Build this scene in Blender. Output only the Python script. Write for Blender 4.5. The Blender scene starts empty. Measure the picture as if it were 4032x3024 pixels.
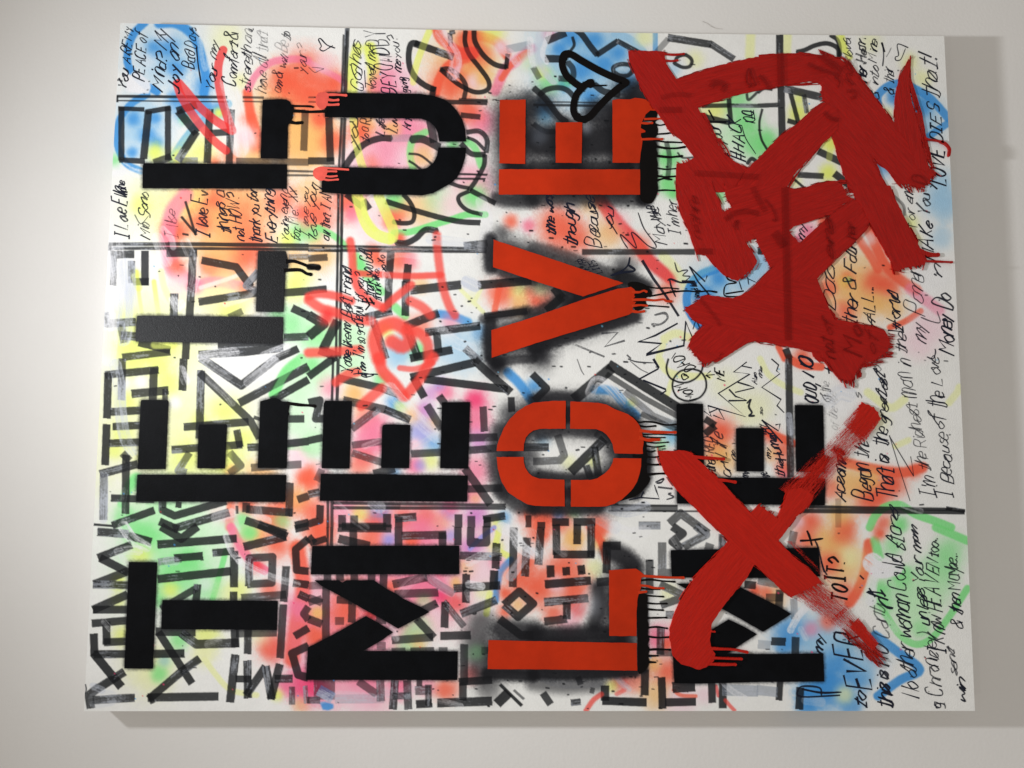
import bpy, bmesh, math, random
import numpy as np
from mathutils import Matrix, Vector
from mathutils.geometry import tessellate_polygon

random.seed(7)
RNG = np.random.default_rng(7)
scene = bpy.context.scene
COL = scene.collection

# ------------------------------------------------------------------ camera
FPX = 3000.0                                     # focal length in photo pixels (photo 4032 x 3024)
CAMV = np.array([0.087256, -0.018419, 0.006644])
CAMP = np.array([-0.166383, -1.395239, 0.06557])


def rotvec(v):
    th = np.linalg.norm(v)
    k = v / th
    K = np.array([[0, -k[2], k[1]], [k[2], 0, -k[0]], [-k[1], k[0], 0]])
    return np.eye(3) + np.sin(th) * K + (1 - np.cos(th)) * K @ K


CAMR = np.array([[0, 1, 0], [0, 0, -1], [-1, 0, 0]], float) @ rotvec(CAMV)
cd = bpy.data.cameras.new("camera")
cam = bpy.data.objects.new("camera", cd)
COL.objects.link(cam)
cd.sensor_fit = 'HORIZONTAL'
cd.sensor_width = 36.0
cd.lens = FPX / 4032.0 * 36.0
cd.clip_start = 0.02
cd.clip_end = 60
M4 = Matrix([list(CAMR[i]) + [CAMP[i]] for i in range(3)] + [[0, 0, 0, 1]])
cam.matrix_world = M4
scene.camera = cam

# ------------------------------------------------------------------ light (indoor room lamps)
world = bpy.data.worlds.new("World")
scene.world = world
world.use_nodes = True
bg = world.node_tree.nodes["Background"]
bg.inputs[0].default_value = (1.0, 0.95, 0.885, 1)
bg.inputs[1].default_value = 0.43


def spot(name, loc, target, power, size, radius, color, blend=1.0):
    l = bpy.data.lights.new(name, 'SPOT')
    l.energy = power
    l.spot_size = math.radians(size)
    l.spot_blend = blend
    l.shadow_soft_size = radius
    l.color = color
    o = bpy.data.objects.new(name, l)
    COL.objects.link(o)
    o.location = loc
    d = Vector(target) - Vector(loc)
    o.rotation_euler = d.to_track_quat('-Z', 'Y').to_euler()
    return o


spot("split_downlight", (0.12, -0.86, 1.60), (0.12, -0.86, -1.0), 98, 136, 0.045, (0.965, 0.99, 1.02))
spot("split_downlight", (0.12, -0.86, 1.42), (0.12, -0.86, -1.0), 54, 114, 0.045, (0.965, 0.99, 1.02))  # second spot added to the one downlight, only to shape its falloff
spot("room_ceiling_light", (-1.33, -2.62, 1.45), (0, 0, -0.2), 9, 150, 0.05, (1.0, 0.95, 0.88))

scene.view_settings.view_transform = 'Standard'
scene.view_settings.look = 'None'
scene.view_settings.exposure = 0.0
scene.view_settings.gamma = 1.0
scene.cycles.max_bounces = 6
scene.cycles.transparent_max_bounces = 16

# ------------------------------------------------------------------ sizes
CW, CH, CD = 1.219, 1.524, 0.050                 # canvas 48 x 60 in, 2 in deep, hung upright on the wall
YF = -CD


def to_plane(x, y, yy=YF):
    """photo point -> point on the plane of the canvas front (numpy arrays allowed)"""
    dx = (np.asarray(x, float) - 2016.0) / FPX
    dy = -(np.asarray(y, float) - 1512.0) / FPX
    d = [CAMR[i, 0] * dx + CAMR[i, 1] * dy - CAMR[i, 2] for i in range(3)]
    t = (yy - CAMP[1]) / d[1]
    return CAMP[0] + t * d[0], CAMP[2] + t * d[2]


def to_photo(X, Z, yy=YF):
    q = [X - CAMP[0], yy - CAMP[1], Z - CAMP[2]]
    c = [sum(CAMR[k, i] * q[k] for k in range(3)) for i in range(3)]
    return 2016 + FPX * c[0] / -c[2], 1512 - FPX * c[1] / -c[2]


def lin(c):
    c = np.asarray(c, float) / 255.0
    return np.where(c <= 0.04045, c / 12.92, ((c + 0.055) / 1.055) ** 2.4)


# ------------------------------------------------------------------ paint buffer
OX, OY, SC = 300.0, 60.0, 2.0
BW, BH = int((3900 - OX) / SC), int((2840 - OY) / SC)
BUF = np.zeros((BH, BW, 3), np.float32)


def vnoise(h, w, n, seed):
    """smooth tiling value noise with n lattice cells"""
    r = np.random.default_rng(seed).random((n, n))
    yy = np.arange(h) / h * n
    xx = np.arange(w) / w * n
    y0 = yy.astype(int)
    x0 = xx.astype(int)
    fy = (yy - y0)[:, None]
    fx = (xx - x0)[None, :]
    fy = fy * fy * (3 - 2 * fy)
    fx = fx * fx * (3 - 2 * fx)
    a = r[y0 % n][:, x0 % n]
    b = r[y0 % n][:, (x0 + 1) % n]
    c = r[(y0 + 1) % n][:, x0 % n]
    d = r[(y0 + 1) % n][:, (x0 + 1) % n]
    return ((a * (1 - fx) + b * fx) * (1 - fy) + (c * (1 - fx) + d * fx) * fy).astype(np.float32)


N64 = vnoise(512, 512, 64, 1)
N16 = vnoise(512, 512, 16, 2)
NF = (0.6 * vnoise(1024, 1024, 512, 3) + 0.4 * vnoise(1024, 1024, 256, 4))
NM = (0.5 * vnoise(1024, 1024, 24, 5) + 0.3 * vnoise(1024, 1024, 60, 6) + 0.2 * vnoise(1024, 1024, 140, 8))


def tile_noise(N, ys, xs):
    h, w = N.shape
    return N[np.ix_(ys % h, xs % w)]


def look(N, s, t):
    h, w = N.shape
    return N[(np.abs(s).astype(int)) % h, (np.abs(t).astype(int)) % w]


TX, TY = [330, 1215, 2100, 2985], [85, 749, 1413, 2077]
ORG = [330.0, 85.0]


def T(c, r):
    ORG[0], ORG[1] = TX[c], TY[r]


def pp(s):
    """text of points in the current panel -> photo pixels"""
    a = np.array([[float(v) for v in q.split(',')] for q in s.split()])
    return a * 0.4 + np.array(ORG)


def smooth(p, n=6, closed=False):
    p = np.asarray(p, float)
    if len(p) < 3:
        return p
    if closed:
        q = np.vstack([p[-1], p, p[0], p[1]])
    else:
        q = np.vstack([2 * p[0] - p[1], p, 2 * p[-1] - p[-2]])
    out = []
    for i in range(1, len(q) - 2):
        a, b, c, d = q[i - 1], q[i], q[i + 1], q[i + 2]
        for k in range(n):
            t = k / n
            out.append(0.5 * (2 * b + (c - a) * t + (2 * a - 5 * b + 4 * c - d) * t * t + (3 * b - a - 3 * c + d) * t ** 3))
    if not closed:
        out.append(q[-2])
    return np.array(out)


PAL = {
    'K': (40, 44, 50), 'k': (12, 14, 18), 'n': (34, 40, 62), 'W': (238, 237, 240), 'w': (205, 210, 222),
    'B': (62, 145, 218), 'b': (156, 200, 230), 'c': (110, 180, 215), 'Y': (232, 242, 112), 'y': (238, 240, 180),
    'G': (126, 226, 132), 'g': (200, 240, 195), 'O': (255, 96, 68), 'o': (255, 186, 112), 'P': (253, 122, 154),
    'p': (255, 208, 218), 'H': (242, 66, 116), 'R': (236, 50, 50), 'r': (243, 72, 62), 'D': (18, 18, 22), 'q': (150, 150, 225),
    'v': (205, 130, 200), 'e': (120, 130, 145),
}
LAYERS = {i: [] for i in range(8)}


def coverage(pts, w, soft, flat):
    """returns window, mask, s and t for a polyline brush in buffer space"""
    p = (pts - np.array([OX, OY])) / SC
    r = w / SC / 2
    pad = r * (1 + 1.2 * soft) + 2
    x0 = max(int(p[:, 0].min() - pad), 0)
    x1 = min(int(p[:, 0].max() + pad) + 2, BW)
    y0 = max(int(p[:, 1].min() - pad), 0)
    y1 = min(int(p[:, 1].max() + pad) + 2, BH)
    if x1 <= x0 or y1 <= y0:
        return None
    X, Y = np.meshgrid(np.arange(x0, x1, dtype=np.float32), np.arange(y0, y1, dtype=np.float32))
    best = np.full(X.shape, 1e9, np.float32)
    S = np.zeros_like(X)
    Tt = np.zeros_like(X)
    acc = 0.0
    n = len(p) - 1
    for i in range(n):
        a, b = p[i], p[i + 1]
        d = b - a
        L = math.hypot(*d)
        if L < 1e-6:
            continue
        d = d / L
        u = (X - a[0]) * d[0] + (Y - a[1]) * d[1]
        v = (X - a[0]) * -d[1] + (Y - a[1]) * d[0]
        uc = np.clip(u, 0, L)
        dist = np.hypot(u - uc, v)
        if flat:
            if i == 0:
                dist = np.where(u < -0.5, 1e9, dist)
            if i == n - 1:
                dist = np.where(u > L + 0.5, 1e9, dist)
        m = dist < best
        best = np.where(m, dist, best)
        S = np.where(m, acc + uc, S)
        Tt = np.where(m, v, Tt)
        acc += L
    return (x0, x1, y0, y1), best, S, Tt, r


def put(win, a, col):
    x0, x1, y0, y1 = win
    b = BUF[y0:y1, x0:x1]
    b += a[..., None].astype(np.float32) * (np.asarray(PAL[col] if isinstance(col, str) else col, np.float32) / 255.0 - b)


def brush(pts, w, col, a, dry=0.0, soft=0.0, flat=True, mode='m'):
    r = coverage(pts, w, soft, flat)
    if r is None:
        return
    win, dist, S, Tt, rad = r
    x0, x1, y0, y1 = win
    ys, xs = np.arange(y0, y1), np.arange(x0, x1)
    off = int(abs(pts[0, 0] * 7 + pts[0, 1] * 13)) % 400
    if soft > 0:
        inner = rad * (1 - 0.9 * min(soft, 1))
        outer = rad * (1 + soft)
        m = np.clip((outer - dist) / max(outer - inner, 1e-3), 0, 1)
        m = m * m * (3 - 2 * m)
        m = np.clip(m + 0.75 * (tile_noise(NF, ys, xs) - 0.5) * np.sqrt(m) * (1.02 - m), 0, 1)
    else:
        edge = rad * (1 + 0.05 * (look(N64, S * 2 + off, Tt * 0 + off) - 0.5))
        m = np.clip(edge - dist + 0.5, 0, 1)
    if mode == 'm':      # chisel marker: slight streaks, thinner ink where dry
        st = 0.6 * look(N64, S * 0.7 + off, Tt * 9 + off) + 0.4 * look(N16, S * 0.9 + off, Tt * 3 + off)
        m = m * (1 - 0.05 * st)
        bb = BUF[y0:y1, x0:x1]
        kc = np.asarray(PAL[col] if isinstance(col, str) else col, np.float32) / 255.0
        mm = np.clip(m * a, 0, 1)[..., None]
        tgt = 0.36 * kc + 0.11 * bb if col == 'K' else kc
        bb += mm * (tgt - bb)
        if dry > 0.06:      # the ink is wiped and whitened in soft smears
            patch = look(N16, S * 0.8 + off, Tt * 1.5 + 2 * off)
            st2 = look(N64, S * 0.35 + off, Tt * 6 + off)
            g = 0.20 * tile_noise(NF, ys, xs) + 0.26 * st2 + 0.42 * patch + 0.12 * tile_noise(NM, ys, xs)
            k = np.clip((g - (0.71 - 0.36 * dry)) / 0.12, 0, 1) * (0.45 + 0.3 * dry)
            k = k * np.clip(m * 1.2, 0, 1)
            bb += (k[..., None] * (np.array((0.74, 0.76, 0.80), np.float32) - bb)).astype(np.float32)
        return
    elif mode == 'w':    # dry-brushed white
        st = 0.6 * look(N64, S * 0.22 + off, Tt * 9 + off) + 0.4 * look(N16, S * 0.3 + off, Tt * 5 + off)
        g = 0.22 * tile_noise(NF, ys, xs) + 0.52 * st + 0.26 * look(N16, S * 0.6 + off, Tt * 2 + off)
        k = np.clip((g - (0.10 + 0.42 * dry)) / 0.42, 0, 1)
        m = m * k
    elif mode == 't':    # handwriting pen
        g = 0.5 * tile_noise(NF, ys, xs) + 0.5 * look(N16, S * 1.1 + off, Tt * 3)
        fade = look(N16, S * 0.35 + off, Tt * 0 + off)
        m = m * (0.72 + 0.28 * fade)
        if dry > 0:
            m = m * np.clip((g + 0.3 * fade - dry * 0.75) / 0.2, 0.18, 1)
    put(win, np.clip(m * a, 0, 1), col)


def M(w, s, a=0.90, d=0.0, c='K', layer=1):
    LAYERS[layer].append((brush, (pp(s), w * 0.4, c, a, d, 0.0, True, 'm')))


def C(w, s, a=0.90, d=0.0, c='K', layer=1, closed=False):
    p = smooth(pp(s), 6, closed)
    if closed:
        p = np.vstack([p, p[:1]])
    LAYERS[layer].append((brush, (p, w * 0.4, c, a, d, 0.0, True, 'm')))


def S(c, a, w, s, soft=0.45, layer=0):
    LAYERS[layer].append((brush, (smooth(pp(s), 5), w * 0.4, c, a, 0.0, soft, False, 's')))


def B(c, a, x, y, r, layer=0):
    p = pp('%f,%f' % (x, y))
    LAYERS[layer].append((blob, (p[0], r * 0.4, c, a)))


def W(w, s, a=0.8, d=0.35, c='W', layer=2):
    LAYERS[layer].append((brush, (smooth(pp(s), 5), w * 0.4, c, a, d, 0.12, False, 'w')))


def P(c, a, s, layer=2, seed=0):
    LAYERS[layer].append((polyfill, (pp(s), c, a)))


def blob(p, r, col, a):
    cx, cy = (p - np.array([OX, OY])) / SC
    r = r / SC
    R = r * 1.7
    x0, x1 = max(int(cx - R), 0), min(int(cx + R) + 1, BW)
    y0, y1 = max(int(cy - R), 0), min(int(cy + R) + 1, BH)
    if x1 <= x0 or y1 <= y0:
        return
    X, Y = np.meshgrid(np.arange(x0, x1), np.arange(y0, y1))
    wob = tile_noise(NM, np.arange(y0, y1), np.arange(x0, x1)) - 0.5
    q = np.hypot(X - cx, Y - cy) / r + wob * 0.55
    m = np.exp(-np.clip(q, 0, 9) ** 2.6 * 0.9)
    m = np.clip(m + 0.5 * (tile_noise(NF, np.arange(y0, y1), np.arange(x0, x1)) - 0.5) * np.sqrt(m) * (1.02 - m), 0, 1)
    put((x0, x1, y0, y1), m * a, col)


def polymask(p, x0, x1, y0, y1):
    X = np.arange(x0, x1)[None, :]
    Y = np.arange(y0, y1)[:, None]
    inside = np.zeros((y1 - y0, x1 - x0), bool)
    n = len(p)
    for i in range(n):
        xa, ya = p[i]
        xb, yb = p[(i + 1) % n]
        if ya == yb:
            continue
        c = ((ya > Y) != (yb > Y)) & (X < (xb - xa) * (Y - ya) / (yb - ya) + xa)
        inside ^= c
    return inside


def boxblur(m, r):
    r = max(int(r), 1)
    for ax in (0, 1):
        for _ in range(2):
            q = np.pad(m, [(r + 1, r) if k == ax else (0, 0) for k in (0, 1)], mode='edge').cumsum(ax)
            m = (np.take(q, range(2 * r + 1, q.shape[ax]), ax) - np.take(q, range(0, q.shape[ax] - 2 * r - 1), ax)) / (2 * r + 1)
    return m


def polyfill(pts, col, a, rough=0.0):
    p = (pts - np.array([OX, OY])) / SC
    x0, x1 = max(int(p[:, 0].min()) - 3, 0), min(int(p[:, 0].max()) + 4, BW)
    y0, y1 = max(int(p[:, 1].min()) - 3, 0), min(int(p[:, 1].max()) + 4, BH)
    if x1 <= x0 or y1 <= y0:
        return
    m = boxblur(polymask(p, x0, x1, y0, y1).astype(np.float32), 1)
    put((x0, x1, y0, y1), m * a, col)


def halo(polys, radius, a, col='D', gain=1.6, grain=0.5):
    """overspray around stencilled shapes (whole buffer)"""
    m = np.zeros((BH, BW), np.float32)
    for pts in polys:
        p = (pts - np.array([OX, OY])) / SC
        x0, x1 = max(int(p[:, 0].min()) - 1, 0), min(int(p[:, 0].max()) + 2, BW)
        y0, y1 = max(int(p[:, 1].min()) - 1, 0), min(int(p[:, 1].max()) + 2, BH)
        if x1 > x0 and y1 > y0:
            m[y0:y1, x0:x1] = np.maximum(m[y0:y1, x0:x1], polymask(p, x0, x1, y0, y1))
    m = boxblur(m, radius / SC)
    ys, xs = np.arange(BH), np.arange(BW)
    g = tile_noise(NF, ys, xs)
    big = tile_noise(NM, ys, xs)
    m = np.clip(m * gain * (0.88 + 0.24 * big), 0, 1)
    m = np.clip(m + grain * (g - 0.5) * np.sqrt(m) * (1 - m) * 2.2, 0, 1)
    put((0, BW, 0, BH), m * a, col)


# ------------------------------------------------------------------ hand lettering (single line glyphs)
GL = {
    'A': '003A60|1454', 'B': '000A4A584505|45544100', 'C': '584A1A0703104052', 'D': '000A3A57533000', 'E': '5A0A0050|0545',
    'F': '5A0A00|0545', 'G': '584A1A07031040525535', 'H': '000A|505A|0555', 'I': '202A|0A4A|0040', 'J': '4A42301001',
    'K': '000A|5A0550', 'L': '0A0050', 'M': '000A356A60', 'N': '000A505A', 'O': '2A0703204053574A2A', 'P': '000A4A584505',
    'R': '000A4A584505|2550', 'S': '584A1A081554524010', 'T': '0A6A|3A30', 'U': '0A02104052|5A50', 'V': '0A306A',
    'W': '0A2047608A', 'X': '005A|0A50', 'Y': '0A356A|3530', 'Z': '0A5A0050',
    'a': '46160401204146|4150', 'b': '0A00|0426454120', 'c': '451604012041', 'd': '4A40|451604012041', 'e': '0343452604012041',
    'f': '5A3A282y|0646', 'g': '451604022245|464y2x0y', 'h': '0A0004274640', 'i': '1610|1819', 'j': '262y0x|2829',
    'k': '0A00|4603|1440', 'l': '1A1120', 'm': '06000427363031567560', 'n': '060004274640', 'o': '26040220424426',
    'p': '060x|05264442200', 'r': '0600032646', 's': '45260533422001', 't': '2A211040|0747', 'u': '060120414640',
    'v': '062046', 'w': '0610345066', 'x': '0640|4600', 'y': '0623|461x', 'z': '06460040',
    '1': '182A20', '0': '2A0703204053574A2A', '.': '0001', ',': '110x', "'": '0A07', '!': '0A03|0001', '?': '083A585624|2021',
    '#': '1A00|4A30|0656|0353', '&': '60193A480402105155', '~': '3006193759663030', ')': '0A250x', '-': '0545',
}
CV = {c: i for i, c in enumerate('0123456789A')}
CV.update({'z': -1, 'y': -2, 'x': -3, 'w': -4})
HR = random.Random(11)
PENS = []          # (name, label, colour key, [(points, width, alpha, dry)])
CURS = set('abcdefghiklmnoprstuvwy')


def H(text, x0, y0, x1, y1, h, w=9, a=0.9, d=0.0, c='n', slant=0.46):
    """write text with its baseline from (x0,y0) to (x1,y1), panel units; h is the capital height"""
    p0, p1 = pp('%f,%f %f,%f' % (x0, y0, x1, y1))
    h *= 0.4
    wid = []
    for ch in text:
        if ch == ' ':
            wid.append(3.2)
            continue
        g = GL.get(ch)
        if g is None:
            wid.append(3)
            continue
        mx = max(CV[g2[i]] for g2 in g.split('|') for i in range(0, len(g2) - 1, 2))
        wid.append(mx * HR.uniform(.78, 1.22) + (0.7 if ch.islower() else 1.9))
    tot = sum(wid)
    d0 = (p1 - p0) / tot
    L = math.hypot(*d0)
    up = np.array([d0[1], -d0[0]]) / L * (h / 10.0)
    cur = 0.0
    out = []
    run = None
    ph = HR.uniform(0, 6)
    wsz, wup, wal, wdr, wsl = 1.0, 0.0, 1.0, 0.0, 0.0
    for ch, wd in zip(text, wid):
        g = GL.get(ch)
        if ch == ' ' or not g or ch not in CURS:
            run = None
        if ch == ' ':
            wsz, wup, wal, wdr, wsl = HR.uniform(.8, 1.25), HR.uniform(-1.1, 1.1), HR.uniform(.72, 1.0), HR.choice((0, 0, .12, .3)), HR.uniform(-.15, .22)
        if ch != ' ' and g:
            jx, jy, sc = HR.uniform(-.3, .3), HR.uniform(-.4, .4) + .5 * math.sin(cur * .35 + ph), HR.uniform(.85, 1.22)
            sl = slant + wsl + HR.uniform(-.08, .08)
            tall = HR.uniform(.8, 1.0) if ch.islower() else 1.0
            for si, st in enumerate(g.split('|')):
                pt = []
                for i in range(0, len(st) - 1, 2):
                    gx, gy = CV[st[i]], CV[st[i + 1]] * tall
                    gx = gx + sl * gy + jx + HR.uniform(-.38, .38)
                    gy = gy * sc * wsz + jy + wup + HR.uniform(-.42, .42)
                    pt.append(p0 + d0 * (cur + gx) + up * gy)
                pt = np.array(pt)
                if ch in CURS:
                    if si == 0 and run is not None and HR.random() < .75:
                        run[0] = np.vstack([run[0], pt])
                    elif si == 0:
                        run = [pt, w * 0.35 * HR.uniform(.85, 1.1), a * wal, d + wdr, True]
                        out.append(run)
                    else:
                        out.append([pt, w * 0.35 * HR.uniform(.85, 1.1), a * wal, d + wdr, len(pt) > 2])
                else:
                    out.append([pt, w * 0.36 * HR.uniform(.85, 1.15), a * wal, d + wdr, ch not in 'AEFHKLMNTVWXYZ' and len(pt) > 2])
        cur += wd
    PENS.append(("handwritten_line", text, c, [(smooth(o[0], 4) if o[4] else o[0], o[1], o[2], o[3]) for o in out]))


def L(w, s, a=0.9, d=0.0, c='n', sm=True, layer=3):
    """free pen line"""
    p = pp(s)
    PENS.append(("pen_mark", None, c, [(smooth(p, 5) if sm else p, w * 0.4, a, d)]))


# ------------------------------------------------------------------ the painting, panel by panel
T(0, 0)
B('b', .85, 790, 330, 330); B('W', .8, 780, 150, 100); B('W', .5, 640, 380, 90); B('b', .8, 560, 1050, 300)
S('B', .92, 75, "600,10 500,110 440,250 430,400 480,500 600,620 720,690", .35)
S('B', .92, 90, "740,20 900,20 1040,100 1120,220 1170,400 1200,560 1180,700", .4)
for a in ((830, 260, 100), (910, 460, 110), (690, 250, 80), (1180, 620, 110), (1130, 420, 70)):
    B('B', .75, *a)
S('B', .85, 70, "620,720 480,800 370,930 330,1080 340,1250 420,1400 560,1470", .3)
for a in ((480, 960, 75), (700, 950, 65), (620, 1120, 85), (720, 1200, 60), (1000, 860, 120), (1180, 840, 95), (480, 1290, 60), (900, 760, 90), (1330, 870, 80)):
    B('B', .8, *a)
S('c', .75, 80, "1420,810 1280,900 1100,1040 980,1180 870,1350", .3)
B('Y', .9, 700, 1290, 90); B('Y', .9, 930, 1340, 90); B('G', .6, 1000, 960, 60); B('Y', .9, 1330, 900, 50); B('G', .7, 300, 1360, 60)
B('Y', .7, 1150, 1290, 160); B('y', .6, 1400, 160, 160); B('y', .8, 1540, 590, 80); B('O', .7, 1450, 1340, 90); B('O', .8, 1290, 1390, 60)
B('o', .95, 2100, 1150, 330); B('o', .8, 1950, 800, 300); B('O', .95, 1980, 600, 170); B('O', .7, 2150, 430, 170)
S('O', .9, 90, "1610,700 1640,900 1700,1080 1760,1250"); S('P', .75, 70, "1620,660 1700,520 1850,400 2050,370 2211,380")
B('O', .75, 2150, 720, 140); B('O', .7, 1620, 960, 80); B('o', .7, 1700, 1320, 150); B('O', .7, 1690, 1230, 60); B('p', .9, 1600, 1150, 110)
M(30, "325,735 1410,745"); M(14, "325,778 1420,790"); M(20, "330,735 330,790")
M(24, "1565,745 1770,748", .7); M(14, "1565,785 1770,790", .7)
M(24, "2000,1470 2211,1475", .7); M(22, "2000,1512 2211,1515", .7); M(72, "1500,1375 2211,1385", .6, .2); M(72, "2180,870 2165,1270", .65)
M(62, "370,840 370,1365"); M(45, "340,855 595,865"); M(75, "637,880 588,1350"); M(52, "610,890 855,850"); M(62, "828,840 828,1360"); M(55, "350,1362 600,1375", .9, .5)
M(82, "930,880 1110,1100"); M(75, "915,880 1110,820"); M(78, "1110,1080 925,1370", .9, .6)
M(74, "1240,860 1215,1390", .88, .3); M(72, "1452,865 1430,1400", .85, .4); M(68, "1230,1100 1460,1085", .85)
M(70, "950,1372 1120,1372", .5, .4); M(75, "690,1390 860,1330", .75)
S('R', .74, 84, "1372,280 1330,400 1322,550 1355,750 1400,900 1460,1075", .12, 2)
S('R', .74, 84, "935,605 1010,690 1130,830 1290,970 1450,1070", .12, 2)
S('R', .72, 80, "915,610 960,740 1060,900 1180,1060 1290,1180 1400,1270", .15, 2)
P('W', .92, "420,560 510,470 650,600 660,650 640,710 560,712 440,690"); W(60, "420,520 450,600 440,660", .8)
W(46, "1120,90 1150,260 1190,470 1230,360", .45); W(170, "1420,610 1500,900 1540,1250", .62); W(90, "400,1430 480,1480 560,1500", .8); W(60, "300,1500 380,1490", .5, .2)
H("You", 420, 690, 440, 470, 90, 16, .85, .4); H("ARE MY", 450, 420, 500, 40, 95, 14)
H("PEACE of", 600, 590, 612, 120, 100, 14); H("Mind? My", 775, 690, 850, 110, 130, 15); H("Joy on", 940, 710, 935, 265, 105, 17)
H("Bad Days", 1090, 470, 1095, 50, 115, 13); L(13, "1108,250 1125,420 1155,610")
H("Your my", 1285, 700, 1330, 210, 95, 13, .85, .35); H("Comfort &", 1495, 640, 1525, 110, 115, 13, .85, .25)
H("strength and", 1640, 700, 1650, 50, 105, 13, .8, .5); H("have all that", 1800, 705, 1800, 100, 110, 13, .7, .6)
H("am & will Be to", 1935, 705, 2050, 110, 105, 13, .8, .5); H("your?", 2190, 510, 2190, 240, 100, 11, .6, .6)
H("mine", 430, 1700, 390, 1560, 80, 15, .8, .3)

T(1, 0)
B('O', .85, 100, 560, 200); B('O', .9, 250, 620, 120); B('O', .6, 60, 800, 160); B('o', .95, 60, 1150, 190); B('O', .85, 120, 960, 90); B('O', .8, 240, 1180, 110)
S('P', .7, 60, "0,400 150,480 300,560 400,640"); B('p', .7, 150, 420, 110)
S('Y', .85, 100, "480,260 430,450 430,700"); S('Y', .95, 120, "600,260 640,450 640,690"); B('o', .8, 640, 640, 60)
B('P', .8, 830, 600, 170); B('P', .7, 700, 660, 130); B('p', .7, 950, 580, 120)
S('Y', .55, 60, "1190,90 1120,260 1060,430 1030,600", .3)
B('o', .95, 1560, 420, 330); B('O', .9, 1400, 600, 180); B('O', .8, 1640, 300, 150); B('O', .85, 1560, 180, 110); B('P', .7, 1450, 420, 70)
B('p', .9, 1640, 590, 80); B('o', .9, 1720, 560, 80)
S('O', .9, 90, "1250,700 1290,560 1380,430 1500,380 1610,330 1600,280 1500,310 1400,250 1300,170 1260,80", .4)
S('O', .9, 90, "1950,330 1850,200 1720,150 1560,140"); S('P', .75, 100, "2200,270 2050,380 1930,480 1840,680"); S('O', .8, 60, "2150,300 2000,420 1900,560")
B('P', .8, 1700, 980, 150); B('O', .8, 1570, 880, 130); B('Y', .7, 1820, 120, 120); B('y', .8, 2180, 400, 90); B('p', .9, 1900, 250, 80)
B('P', .75, 1000, 1050, 250); B('P', .7, 760, 1330, 280); B('o', .9, 540, 1010, 110); B('O', .85, 500, 1100, 110); B('O', .7, 600, 1420, 100); B('o', .8, 820, 1060, 80)
B('p', .8, 1000, 1350, 160); B('P', .5, 1600, 1600, 200); B('p', .6, 1650, 1250, 120); B('G', .8, 1420, 1210, 60); B('p', .7, 450, 1500, 200)
S('G', .8, 70, "1150,1090 1030,1160 1000,1300 1030,1450"); S('G', .8, 70, "1560,1180 1640,1250 1700,1420"); B('o', .7, 1120, 1330, 110)
M(30, "372,70 335,700", .75, .5); M(38, "385,60 362,700", .85, .35); M(20, "345,130 325,700", .7, .3)
M(24, "325,950 300,1430", .85); M(30, "358,950 340,1440", .85); M(12, "338,950 322,1430", .5)
M(75, "200,945 215,1375", .85); M(72, "0,1372 250,1372", .85); M(20, "0,1475 140,1480", .7); M(18, "0,1515 140,1518", .7); M(18, "0,745 130,748", .5); M(18, "0,790 120,792", .5)
C(60, "1075,215 1010,220 985,330 1000,460 1060,560 1150,630 1240,670", .93); M(72, "1045,215 1275,295", .93); M(74, "1260,292 1425,350", .85, .6)
M(62, "1232,640 1212,760", .9)
C(48, "1545,90 1540,200 1580,320 1680,450 1765,570 1775,650 1720,690 1620,690 1480,620 1380,540 1300,470", .93)
C(48, "1300,470 1390,470 1500,550 1548,640 1530,760", .85, .35)
C(52, "1628,90 1640,200 1720,330 1830,420 1950,450", .93); M(46, "1945,462 1960,320", .93); M(80, "1950,275 2190,225", .45, .3, 'e')
M(48, "1390,110 1400,240", .8, .3); M(44, "1390,110 1440,100", .8, .3)
M(46, "1320,790 1760,800", .88); M(24, "1480,765 1760,775", .8); M(55, "1500,920 1690,940", .8)
C(66, "350,1440 450,1300 560,1200 700,1150 815,1150", .88); M(74, "815,1150 1015,1145", .35, .2, 'e'); C(80, "1010,1160 1130,1160 1290,1240", .85); M(78, "1195,970 1235,1190", .8)
C(24, "985,1300 1080,1310 1150,1350 1230,1420", .88); C(24, "985,1370 1050,1410 1110,1460", .88)
M(22, "1440,1500 1760,1508"); M(22, "1440,1545 1740,1550")
C(50, "1555,1090 1680,1080 1755,1160 1750,1290", .85, .4); C(34, "1560,1140 1650,1180 1735,1265", .85, .3); C(56, "1500,1200 1600,1300 1740,1310", .88); C(48, "1735,1310 1725,1420 1650,1560 1580,1659", .88); C(40, "1370,1580 1480,1620 1580,1640", .88)
S('Y', .62, 76, "440,950 460,1150 520,1400 570,1500", .15, 2); S('Y', .35, 70, "1190,90 1120,260 1060,430 1030,560", .15, 2)
S('R', .4, 120, "1420,270 1500,310 1620,310", .2, 2)
W(120, "1300,120 1400,260 1450,380 1420,520", .75, .35, 'p'); W(90, "1880,250 2000,330 2050,400", .7, .3, 'p'); W(60, "1400,470 1460,560", .8, .3, 'p'); W(70, "2180,180 2190,330 2220,420", .8)
L(11, "262,262 180,230 120,170 98,180 125,240 110,270 145,290 200,260 240,235")
L(7, "0,450 60,500 110,480 150,465 90,455 30,450", .5)
H("God has", 535, 690, 520, 190, 115, 11, .85, .2); L(8, "560,650 550,480"); H("loved me", 670, 660, 640, 235, 115, 11, .8, .3)
H("BEYOND BY", 885, 710, 745, 80, 140, 13, .85, .2); H("me you?", 915, 500, 870, 120, 85, 12, .85); H("giving", 985, 700, 960, 550, 80, 12, .8)
H("you", 480, 1250, 480, 955, 100, 16, .6); H("to a R", 590, 1195, 610, 955, 100, 13, .6); H("Life", 750, 1130, 745, 955, 95, 16, .6, .3); H("Luv", 870, 1100, 870, 955, 90, 16, .6, .2); H("Art", 1010, 1070, 1010, 955, 90, 14, .7)
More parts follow.
